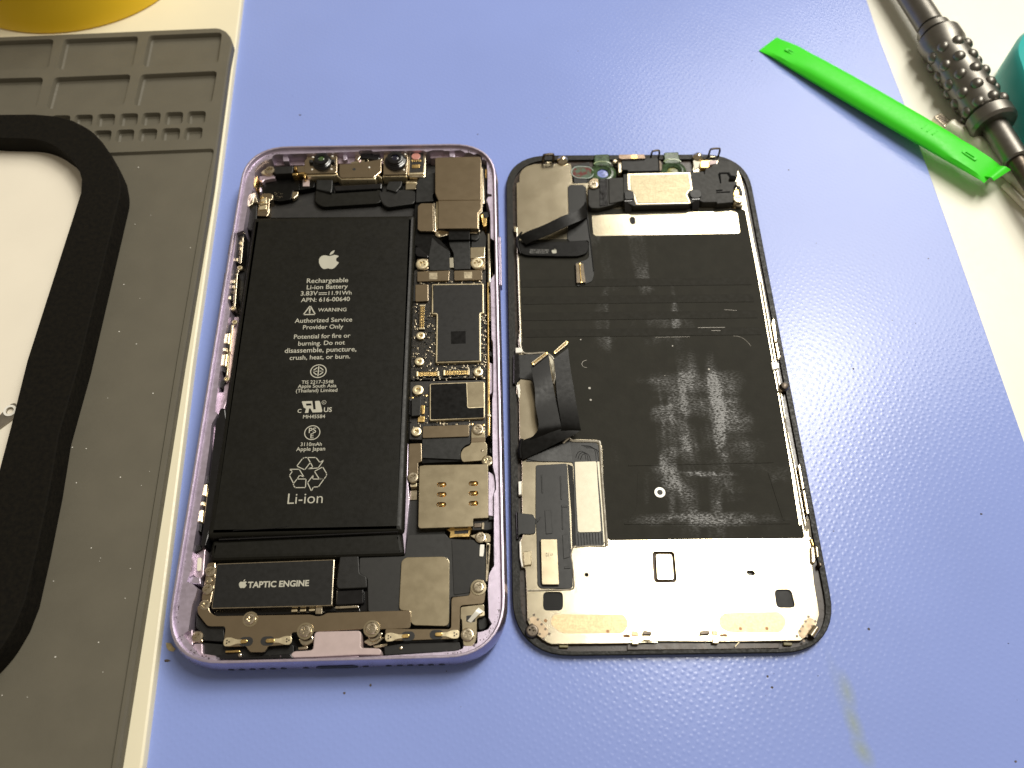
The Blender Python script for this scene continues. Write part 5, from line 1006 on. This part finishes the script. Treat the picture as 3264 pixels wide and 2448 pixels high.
part('shield_shadow', slate2, db, [(-30.31,-48.19),(-29.75,-47.78),(-29.7,-58.66),(-26.08,-58.71),(-26.1,-59.11),(-29.87,-59.13),(-30.35,-58.39)], 2.35, 2.5, .2, .05)
for s_, a, b in (('10', (-28.88,-51.23), (-28.15,-51.24)), ('Y7', (-27.88,-51.24), (-27.15,-51.25))): lettering(s_, b, a, 3.112, M('etch_brown', (.22, .18, .12), .6), lp, hy=1.4)
wf = link('wide_flex', None, dp)
part('flex', slate, wf, [(-23.16,-22.25),(-16.01,-22.41),(-15.02,-22.66),(-14.51,-23.6),(-14.64,-30.14),(-14.82,-41.59),(-14.78,-49.3),(-21.67,-49.57),(-21.49,-36.42),(-21.16,-28.93),(-21.46,-27.85),(-22.87,-27.68),(-33.3,-27.56),(-30.77,-25.55),(-23.93,-23.49)], 2.1, 2.36, .6, .06)
for k in range(6):
    mb = MB(); tr = [(*a, 2.37) for a in ([(-20.52,-26.64),(-19.92,-25.3),(-18.83,-24.92),(-18.16,-25.71),(-18,-27.25)] if k < 3 else [(-18.93,-23.36),(-16.8,-23.58),(-15.62,-24.77),(-15.42,-27.28)])]
    off = (k % 3) * .55
    mb.tube(smooth3([(x + off, y - off * .6, z) for x, y, z in tr], 4), .07, 5); mb.build('trace', slate2, wf)
mb = MB()
for k in range(9): 
    p = [(-21,-46.33),(-15.39,-46.22),(-15.4,-49.02),(-20.98,-49.37)]; t = k / 8
    a = (p[0][0] + (p[1][0] - p[0][0]) * t, p[0][1] + (p[1][1] - p[0][1]) * t); b = (p[3][0] + (p[2][0] - p[3][0]) * t, p[3][1] + (p[2][1] - p[3][1]) * t); mb.tube([(*a, 2.36), (*b, 2.36)], .08, 5)
mb.build('trace', slate2, wf)
part('stiffener', tape, wf, [(-20.87,-27.83),(-15.63,-27.73),(-15.37,-28.08),(-15.43,-33.56),(-15.37,-45.72),(-15.73,-46.07),(-20.65,-46.12),(-20.98,-45.83),(-20.99,-37.2)], 2.3, 2.5, .25, .05)
part('edge_tape', tape, wf, [(-15.27,-27.79),(-14.57,-27.8),(-14.49,-43.77),(-14.68,-48.7),(-15.02,-48.69),(-15.01,-40.17)], 2.25, 2.42, .1, .03); part('edge_tape', slate2, wf, [(-22.65,-28.31),(-21.33,-28.9),(-21.65,-49.27),(-22.5,-49.54),(-22.32,-40.77)], 1.8, 2.26, .2, .03)

# two tail ribbons with connectors, folded up and lying free
tl = link('tail_flex', None, dp)
mb = MB()
mb.ribbon([(-31.25,-3.1,7),(-30.41,-9.12,6.6),(-30.31,-13.93,6),(-29.7,-19.61,5.4),(-31.89,-22.5,4.6)], [(-26.56,0.41,7),(-26.05,-5.45,6.6),(-25.25,-11.07,6),(-24.12,-18.73,5.4),(-23.49,-20.01,4.6)], .16)
mb.build('ribbon', slate2, tl)
mb = MB()
mb.ribbon([(-25.36,-1.45,8.2),(-25.09,-4.63,7.8),(-24.78,-11.98,6.8),(-24,-18.49,5.4),(-24.16,-20.57,4.8)], [(-21.49,1.7,8.2),(-21.2,-3.16,7.8),(-20.31,-11.06,6.8),(-19.24,-19.49,5.4),(-18.98,-20.27,4.8)], .16)
mb.build('ribbon', slate2, tl)
mb = MB()
mb.ribbon([(-19.02,-20.08,4.9),(-20.35,-21.2,4.8),(-24.01,-22.87,4.2),(-28.74,-25.1,3.6),(-33.87,-27.32,3)], [(-24.07,-17.99,5.1),(-26.89,-18.98,5),(-30.91,-21.57,4.6),(-34.01,-22.99,4.2),(-34.59,-25.87,3.4)], .16)
mb.build('ribbon', slate2, tl)
mb = MB()
mb.ribbon([(-34.37,-26.44,2.6),(-30.05,-27.51,2.55),(-25.18,-27.66,2.5),(-21.37,-27.91,2.45)], [(-31.91,-25.22,2.9),(-27.83,-24.29,2.8),(-24.36,-23.07,2.6),(-21.72,-21.88,2.5)], .14)
mb.build('ribbon', slate, tl)
mb = MB(); mb.tube([(*(-33.87,-22.16), 3.9), (*(-34.41,-24.72), 3.4), (*(-34.18,-26.92), 2.9)], .55, 10); mb.build('ribbon_fold', slate2, tl)
D('flex_strap', slate, [(-35.05,3.21),(-28.03,3.4),(-26.93,2.47),(-26.16,-1.43),(-25.7,-7.28),(-25.19,-11.27),(-23.85,-15.93),(-24.98,-17.12),(-27.86,-12.23),(-30.26,-7.73),(-30.95,-4.45),(-34.28,-3.95),(-35.09,-5.67),(-35.87,-5.66),(-35.62,3.09)], 2.25, 2.5, .5, .1)
D('strap_fold', blackg, [(-35.69,3.35),(-34.03,3.46),(-33.95,-4.03),(-35.09,-5.92),(-35.87,-5.66)], 1.5, 2.75, .5, .3)
def ribbon_socket(par, q, z):
    """connector on a ribbon's end: q = four corners"""
    so = part('ribbon_connector', tool_dark, par, q, z - .1, z + .55, .15, .1)
    A_, B_, C_, D_ = [Vector(a) for a in q]; g1 = MB()
    for k in range(15):
        t = (k + .8) / 15.6
        for s0, s1 in ((.12, .34), (.66, .88)):
            a = A_.lerp(B_, t); d = D_.lerp(C_, t); p = a.lerp(d, s0); r = a.lerp(d, s1); g1.tube([(*p, z + .55), (*r, z + .55)], .10, 5)
    g1.build('pin', cream_metal, so, kind='stuff')
    for t in (.03, .97): 
        a = A_.lerp(B_, t).lerp(D_.lerp(C_, t), .5); MB().lathe([(.35, 0), (.3, .12), (.1, .16)], (a.x, a.y, z + .54), 10).build('end_cap', gold, so)
    a0 = A_.lerp(D_, .5); b0 = B_.lerp(C_, .5); MB().tube([(*a0.lerp(b0, .08), z + .5), (*a0.lerp(b0, .92), z + .5)], .22, 8).build('centre_bar', gold, so)
ribbon_socket(tl, [(-31.34,-2.2),(-27.5,1.07),(-26.64,0.29),(-30.49,-3.1)], 7.0)
ribbon_socket(tl, [(-25.37,0.47),(-21.91,3.91),(-21.53,2.48),(-25.07,-0.56)], 8.2)
D('tape_patch', tape, [(-26.33,3.11),(-25.66,2.84),(-24.8,1.52),(-24.79,-4.02),(-25.32,-3.25),(-25.76,-0.03)], 2.25, 2.4, .1, .03)

# printed sensor flex at the top left
sf = link('sensor_flex', None, dp)
part('flex', slate, sf, [(-18.51,61.15),(-17.9,61.89),(-13.71,61.86),(-13.07,60.86),(-13.07,56.2),(-13.1,52.33),(-12.92,45.71),(-12.62,35.17),(-12.56,28.97),(-13.29,26.79),(-14.03,26.37),(-17.49,24.98),(-17.87,25.97),(-17.87,33.21),(-14.86,34.07),(-13.79,34.96),(-13.44,41.08),(-18.9,40.58),(-19.59,41.6),(-18.72,52.38)], 2.2, 2.55, .8, .1)
part('flex', slate2, sf, [(-33.64,40.25),(-31.39,39.86),(-25.54,40.17),(-19.13,40.39),(-14.54,40.62),(-13.62,40.15),(-13.7,37.43),(-14.52,35.86),(-17.03,34.99),(-22.82,35.04),(-31.49,35.44),(-33.06,36.26),(-33.54,38.07)], 2.6, 3.15, .8, .15)
mb = MB(); mb.ribbon([(-13.47,54.72,3.2),(-16.35,50.31,4.6),(-20.94,47.78,5.2),(-26.19,44.82,5),(-31.35,42.65,4.6),(-33.63,41.31,4)], [(-13.25,49.22,3.2),(-15.99,46.45,4.6),(-19.64,44.14,5.2),(-25.59,40.91,5),(-29.62,39.3,4.6),(-31.43,38.56,4)], .16); mb.build('ribbon', slate2, sf)
mb = MB(); mb.tube([(*a, z) for a, z in zip([(-32.61,42.77),(-33.85,40.94),(-33.68,38.21),(-33.07,36.18)], (4.4, 3.9, 3.4, 2.95))], [.25, .5, .5, .3], 10); mb.build('ribbon_fold', slate2, sf)
mb = MB(); mb.tube([(*q, 2.7) for q in [(-13.7,55.15),(-13.42,49.39),(-12.91,39.62),(-12.63,30.21)]], .12, 6); mb.build('flex_edge', slate2, sf)
lettering('W/C 5119 002', *[(-30.43,36.98),(-25.03,36.79)], 3.17, M('faint_print', (.20, .20, .19), .6), sf, hy=1.1); lettering('821-02123-A', *[(-30.53,36.17),(-25.24,36.03)], 3.17, M('faint_print', (.2, .2, .19), .6), sf, hy=1.1)
c = [(-23.5,35.92),(-23.44,37.63)]; flat(logo(c[0][0], (c[0][1] + c[1][1]) / 2, math.hypot(c[0][0] - c[1][0], c[0][1] - c[1][1])), 3.16, white_print, sf, 'emblem')
ribbon_socket(sf, [(-17.76,25.76),(-17.67,32.54),(-15.4,32.52),(-15.12,25.95)], 2.6)

# ---- earpiece module
ep = link('earpiece', None, dp)
spk = M('earpiece_black', (.0185, .018, .0155), .5, cv=.2, spec=.3, bump=.12, bs=6000)
part('body', spk, ep, [(-1.92,64.19),(18.4,64.93),(22.64,65.09),(22.97,66.25),(24.76,66.74),(25.27,67.74),(26.65,67.99),(27.23,69.51),(31.93,68.55),(32.89,67.17),(32.1,62.91),(30,62.93),(29.52,62.19),(29.16,60.95),(31.84,61.03),(31.39,59.2),(30.52,58.97),(29.42,53.15),(24.66,52.61),(24.64,53.28),(20.62,53.22),(19.24,54.2),(16.21,52.3),(0.13,51.97),(-2.71,53.91)], 2.3, 4.5, .25, .15)
part('body_step', black, ep, [(26.51,64.12),(27.05,64.46),(29.23,64.44),(29.61,63.59),(29.01,60.86),(28.61,59.88),(26.71,59.79),(26.32,60.64)], 4.3, 4.35, .2, .05)
for q in ([(26.38,63.81),(26.86,64.55),(29.85,64.63),(30.26,63.42),(31.94,63.11),(31.79,62.02),(29.88,62.03),(29.23,63.43),(29.07,63.93),(27.15,63.85),(26.9,60.23),(26.52,60.23)], [(25.03,57.79),(26.99,58.02),(26.91,57.43),(24.99,57.15)], [(24.96,56.96),(29.15,57.26),(29.08,56.73),(24.91,56.57)], [(30.69,59.65),(31.76,59.69),(31.65,58.86),(30.65,58.77)], [(20.73,65.21),(22.65,65.19),(22.56,63.89),(22.26,63.89),(22.22,64.79)]):
    part('groove', M('groove_black', (.002, .002, .002), .8, spec=.1), ep, q, 4.45, 4.515, .1, 0)
part('face_rim', nickel, ep, [(-0.78,64.29),(18.16,64.64),(18.13,57.76),(17.16,57.52),(16.24,56.07),(16.98,52.69),(0.89,52.35),(0.37,55.97),(-0.17,57.67),(-1.09,57.92)], 4.4, 4.62, .3, .08)
part('face_plate', tarn, ep, [(0.06,63.5),(17.57,63.95),(17.59,58.17),(16.58,57.54),(15.84,55.99),(16.56,53.09),(1.37,52.84),(0.89,56.12),(0.52,57.09),(-0.23,57.98)], 4.5, 4.74, .4, .06)
for q, t in (([(-2.22,57.04),(0.14,57.31),(0.63,55.95),(0.51,54.6),(-0.43,54.03),(-2.3,53.95)], 0), ([(17.48,57.5),(19.84,57.73),(20.52,56.5),(20.33,54.91),(19.36,54.33),(17.49,54.35),(16.92,55.22),(17.02,56.78)], 0)): part('rubber_pad', slate, ep, q, 4.4, 5.05, .6, .15)
for a, b in ((1008, 1070), (1540, 1595)):
    A_ = [(*(-2.29,54.48), 4.75), (*(-2.37,53.43), 4.6), (*(-2.27,51.81), 3.4), (*(-2.29,51.13), 2.4)]; B_ = [(*(-0.1,54.66), 4.75), (*(-0.19,53.6), 4.6), (*(-0.28,51.93), 3.4), (*(-0.41,51.25), 2.4)]
    dx = ((17.55,54.21)[0] - (-2.3,54.39)[0]) if a > 1200 else 0; dy = ((17.62,54.79)[1] - (-2.3,54.39)[1]) if a > 1200 else 0
    mb = MB(); mb.ribbon([(x + dx, y + dy, z) for x, y, z in A_], [(x + dx, y + dy, z) for x, y, z in B_], .3, 4); mb.build('clip_arm', blackg, ep)
part('left_flex', spk, ep, [(-12.78,58.95),(-9.44,59.17),(-9.15,62.62),(-5.77,62.99),(-1.97,62.96),(-2.63,54.25),(-4.17,53.69),(-6.5,52.6),(-10.11,51.54),(-12.34,51.7),(-13.01,52.9)], 2.3, 4.1, .4, .25)
part('left_step', blackg, ep, [(-9.19,62.45),(-6.97,62.73),(-7.27,52.6),(-9.73,52.14)], 4.0, 4.22, .2, .1)
part('left_step', spk, ep, [(-6.4,62.73),(-2,62.99),(-2.61,54.09),(-4.59,53.53),(-6.87,53.07)], 4.0, 4.4, .3, .15)
tb = part('screw_tab', steel, dp, [(-12.56,61.14),(-11.79,62.48),(-10.8,63.07),(-9.48,62.81),(-9.35,61.22),(-9.66,59.98),(-12.32,60.01)], 2.2, 4.2, .5, .12); screw(tb, (-11.07,60.09), 4.2, 1.5)
tb = part('screw_tab', steel2, dp, [(29.91,55.51),(30.71,56.38),(31.62,56.13),(32.43,55.15),(32.44,53.94),(31.54,52.89),(29.67,52.91)], 2.6, 4.2, .5, .12); screw(tb, (31.06,54.36), 4.2, 1.5, steel2)
MB().lathe([(1.5, 0), (1.5, 1.2), (1.2, 1.4)], (*(31.5,53.87), 2.2), 22).build('spacer', nickel, tb)
part('gold_tab', gold, tb, [(30.64,58.44),(31.95,58.58),(31.99,56.72),(31.13,55.99),(30.12,56.34)], 2.4, 3.8, .2, .1)
part('side_strap', black, tb, [(31.85,60.41),(32.8,60.4),(33.22,58.03),(33.01,56.57),(32.44,56.57),(32.22,59.02)], 2.4, 3.4, .3, .1)
tb = part('antenna_tab', gold, dp, [(22.18,70.24),(24.67,70.43),(24.59,68.01),(24.18,67.42),(21.74,67.5)], 2.3, 3.5, .3, .1); part('tab_end', lilac_p, tb, [(24.75,70.22),(27.1,70.5),(26.95,69.02),(25.35,68.74),(24.51,68.3)], 2.3, 3.5, .2, .1)
# top edge clips, domes and loops
for q in ((-19.61,71.65), (21.85,72.6)):
    MB().lathe([(1.75, -1.6), (1.75, .1), (1.5, .5), (.9, .9), (.7, 1.3), (.2, 1.5)], (*q, 2.4), 24).build('rim_dome', nickel, dp)
def loop(pts, z0, z1, name='wire_loop', mt=tool_dark, r=.3):
    (x0, y0), (x1, y1) = pts
    MB().tube(smooth3([(x0, y0, z0), (x0, y0 + .15, z1 - .5), (x0 + .5, y0 + .3, z1), (x1 - .5, y1 + .3, z1), (x1, y1 + .15, z1 - .5), (x1, y1, z0)], 3), r, 8).build(name, mt, dp)
loop([(-25.51,71.28),(-22.47,71.51)], 1.8, 4.9, r=.42, mt=tool_dark); loop([(7.33,72.3),(9.7,72.54)], 1.8, 5.2); loop([(25.18,73.19),(28.23,73.37)], 1.8, 5.0)
D('hook_bar', steel2, [(-24.65,71.17),(-22.9,71.26),(-22.91,70.95),(-24.66,70.87)], 1.8, 2.4, 0, .08); D('hook_bar', steel2, [(25.62,72.98),(27.28,73.07),(27.24,72.76),(25.58,72.67)], 1.8, 2.4, 0, .08)
mod = link('sensor_module', None, dp)
part('module_body', black, mod, [(-1.87,70.36),(5.37,70.8),(9,71.31),(9.23,70.27),(8.97,65.87),(-0.41,65.63),(-0.36,66.24),(-2.23,66.4)], 2.0, 4.0, .4, .15)
part('module_side', nickel, mod, [(-2.79,71.19),(-1.94,71.18),(-2.07,65.89),(-2.81,65.46),(-3.18,65.9)], 2.0, 3.6, .2, .12); part('module_side', tool_dark, mod, [(9.53,70.68),(10.03,70.53),(10.4,68.6),(9.97,66.56),(9.28,66.33)], 2.0, 3.4, .2, .12)
lb = part('copper_label', M('label_bronze', (.30, .22, .16), .35, .8, cv=.25, cs=900), mod, [(-2.72,71.85),(5.05,71.9),(5.29,70.33),(1.43,70.15),(-2.14,70.09),(-2.79,70.31)], 2.2, 4.6, .2, .1); part('gold_patch', gold, lb, [(0.87,71.6),(2.84,71.68),(2.8,70.17),(0.86,70.12)], 4.5, 4.66, .3, .04)
MB().lathe([(.8, 0), (.8, 1.2), (.5, 1.5), (.2, 1.5)], (*(-3.7,70.57), 1.8), 16).build('stud', nickel, mod)
# clear lens holders
for cx_, nm in (((-7.61,66.85), 0), ((13.78,67.55), 1)):
    o = link('lens_holder', None, dp)
    MB().lathe([(4.0, 0), (4.0, .5), (3.4, .9), (2.6, 1.0), (2.2, .7), (1.75, .5), (1.7, .1)], (*cx_, 1.5), 36).build('ring', green_glass, o)
    MB().lathe([(1.75, 0), (1.6, .12), (.6, .2)], (*cx_, 1.55), 24).build('window', blue_glass if nm == 0 else M('olive_glass', (.30, .30, .08), .2, c2=(.05, .06, .02), cs=900), o)
    x, y = cx_; q = [(x - 2.6, y + 2.5), (x + 2.4, y + 2.6), (x + 2.3, y + 7.2), (x - 2.2, y + 7.0)]
    part('holder_tab', green_glass, o, q, 1.6, 2.6, .5, .3)
    mb = MB(); mb.tube(smooth3([(x - 2.6, y + 3.2, 2.4), (x - 1.4, y + 4.0, 2.5), (x + 1.4, y + 4.0, 2.5), (x + 2.6, y + 3.2, 2.4)], 4), .25, 6); mb.build('rim_arc', M('pale_green', (.35, .45, .25), .2, coat=1), o)
o = link('filter_window', None, dp)
part('holder', floorm, o, [(-16.63,70.05),(-11.37,71.64),(-11.6,63.71),(-16.51,63.32)], 1.1, 1.9, .5, .1); q = obround((-14.81,66.98), (-12.7,66.82), 2.3, 10)
part('filter_glass', red_glass, o, q, 1.8, 2.3, 0, .2); MB().tube([(x, y, 2.3) for x, y in q + q[:1]], .18, 6).build('glass_rim', M('pale_rim', (.42, .52, .48), .2, coat=1), o)
D('bracket_pad', slate, [(-16.58,65.16),(-12.47,65.12),(-12.6,62.81),(-16.48,62.72)], 1.9, 2.25, .3, .05)
D('white_pad', white_p, [(20.2,71.28),(22.4,71.32),(22.07,68.6),(21.02,68.22),(20.13,67.35)], 2.2, 2.5, .2, .05)
# side clips
for q, mt in (([(34.64,12.35),(35.3,13.87),(35.77,13.56),(35.36,6.64),(34.6,6.05)], nickel), ([(34.61,5.76),(35.28,6.17),(35.36,1.64),(34.61,0.78)], nickel), ([(34.59,-29.6),(35.2,-29.1),(35.17,-35.62),(34.53,-36.1)], nickel), ([(34.58,-36.35),(35.19,-36.01),(35.15,-42.19),(34.51,-42.42)], nickel),
              ([(32.6,-0.01),(33.78,0.15),(34.71,-0.32),(34.47,-1.75),(32.63,-2.31)], white_c), ([(-34.99,-33.02),(-34.19,-32.92),(-34.26,-36.44),(-34.98,-36.5)], white_c), ([(-34.14,-50.77),(-32.29,-50.55),(-32.21,-53.97),(-34.04,-54.18)], steel2), ([(-35.03,-48.23),(-34.59,-48.23),(-34.51,-52.37),(-34.21,-54.41),(-34.61,-54.4),(-35,-52.02)], white_c), ([(-35.1,-6.16),(-34.21,-5.79),(-34.01,-7.3),(-34.28,-9.79),(-34.61,-9.79),(-34.69,-7.79)], white_c), ([(-35.07,5.2),(-33.32,5.32),(-33.35,3.73),(-35.05,3.62)], white_c), ([(-34.93,46.21),(-34.19,46.21),(-34.04,44.34),(-34.78,44.12)], steel2), ([(34.18,-48.42),(34.73,-48.55),(34.91,-50.09),(34.52,-50.32)], gold)):
    D('side_clip', mt, q, 1.6, 2.8, .15, .15)
MB().lathe([(1.0, 0), (1.25, 1.4), (.9, 2.2), (.3, 2.4)], (*(34.74,-7.55), 1.6), 18).build('side_stud', tool_dark, dp); MB().lathe([(.6, 0), (.6, 1.2), (.2, 1.4)], (*(33.87,-8.23), 1.6), 14).build('side_stud', steel, dp)
for q, mt in (([(33.92,-50.45),(34.83,-50.46),(34.57,-53.72),(34.06,-54.64),(33.35,-54.17)], nickel), ([(34.99,-50.22),(35.75,-50.47),(35.5,-53.04),(34.77,-53.26)], steel2), ([(35.01,-54.24),(35.81,-54.25),(35.86,-55.18),(35.16,-55.29)], tool_dark)): D('corner_latch', mt, q, 1.4, 3.0, .3, .25)
# bottom fittings
cmesh = ([(11.8,-65.52),(24.22,-65.46),(25.38,-67.11),(25.16,-68.41),(23.79,-70.08),(12.19,-70.01),(10.45,-69.09),(9.98,-67.67),(10.49,-66.27)], [(-27.63,-65.38),(-11.44,-65.59),(-10.66,-67.2),(-10.87,-68.63),(-12.09,-69.88),(-25.55,-69.7),(-27.12,-68.74),(-28.35,-67.45)])
for q in cmesh: D('mesh_pad', copper_mesh, q, 2.1, 2.23, 1.5, .02)
for q, n in (([(30.33,-67.09),(31.25,-66.88),(32.24,-68.09),(29.78,-70.75),(28.64,-71.59),(27.95,-71.16),(27.68,-69.98)], 'J'), ([(-33.09,-66.2),(-32.34,-65.76),(-31.22,-66.1),(-28.97,-68.42),(-28.82,-69.68),(-29.91,-70.67),(-30.86,-70.44),(-32.72,-67.9)], 'I')):
    pp = D('perforated_patch', M('patch_tan', (.44, .345, .235), .5, .8, cv=.1), q, 2.1, 2.26, .5, .03)
    mb = MB(); cx = sum(a[0] for a in q) / len(q); cy = sum(a[1] for a in q) / len(q); s_ = 1 if n == 'J' else -1
    for i in range(-2, 3):
        for j in (-.9, .9): mb.prism(circ(cx + i * 1.35 * .62 + j * .75, cy + s_ * i * 1.35 * .8 - s_ * j * .6, .3, 10), 2.25, 2.275, 0)
    mb.build('perforation', tool_dark, pp)
screw(dp, (-32.52,-69.08), 1.8, 1.5, tool_dark, 'corner_screw', h=.9); MB().tube([(*(30.41,-71.03), 2.4), (*(31.95,-69.23), 2.6)], .9, 12).build('corner_roller', nickel, dp)
for q, mt, z in (([(-9.99,-69.37),(-8.59,-69.52),(-8.49,-70.46),(-10.09,-70.57)], copper_mesh, 2.5), ([(-10.11,-71.2),(-8.73,-71.28),(-8.65,-72.39),(-10.17,-72.37)], cream_metal, 2.7), ([(-7.42,-69.47),(-5.7,-69.66),(-5.66,-70.41),(-7.72,-70.32)], tool_dark, 3.0), ([(-7.53,-70.28),(-5.91,-70.45),(-6.01,-71.51),(-7.53,-71.45)], cream_metal, 2.4),
                 ([(5.59,-69.6),(7.5,-69.66),(7.52,-70.37),(5.21,-70.55)], tool_dark, 3.0), ([(5.15,-70.44),(7.06,-70.53),(6.93,-71.6),(4.98,-71.51)], cream_metal, 2.4), ([(8.13,-69.52),(9.49,-69.62),(9.46,-70.54),(8.12,-70.46)], copper_mesh, 2.5), ([(8.07,-71.23),(9.36,-71.35),(9.33,-72.41),(7.92,-72.35)], cream_metal, 2.7), ([(9.81,-71.21),(10.85,-71.26),(10.9,-72.01),(9.82,-71.99)], cream_metal, 2.3)):
    D('spring_clip', mt, q, 1.6, z, .12, .1)
D('flex_cover', M('bottom_brown', (.045, .028, .016), .3, cv=.4), [(-11.07,-71.72),(23.31,-72.28),(23.12,-73.44),(8.32,-73.5),(-11.2,-73.37)], 1.1, 1.5, .2, .1)
for q in ([(24.16,-72.21),(26.15,-72.34),(26.04,-72.97),(24.1,-72.88)], [(-26.53,-72.14),(-24.43,-72.22),(-24.46,-72.78),(-26.51,-72.7)]): D('bottom_spacer', M('olive_spacer', (.20, .18, .09), .4), q, 1.1, 1.9, .2, .15)
mb = MB(); mb.tube([(*(13.05,-73.06), 1.85), (*(14.13,-72.05), 1.95)], .12, 6); mb.build('hair', cream_metal, dp)
mb = MB()
for q in (((10.25,-70.62), (10.81,-70.59), (11.3,-70.63), (-11.65,-70.44), (-11.16,-70.42), (-10.75,-70.49), (14.77,-69.18), (20.78,-69.21), (-29.39,-66.79), (-15.39,-69.36))): mb.prism(circ(*q, .38, 12), 2.2, 2.245, 0)
mb.build('weld_spot', M('weld_brown', (.30, .17, .08), .5, .5), dp)
part('fine_seam', M('seam_grey', (.45, .42, .34), .4, .8), dp, [(28.72,-49.3),(28.88,-49.31),(29.12,-59.38),(28.89,-59.38)], 2.15, 2.215, 0, 0)
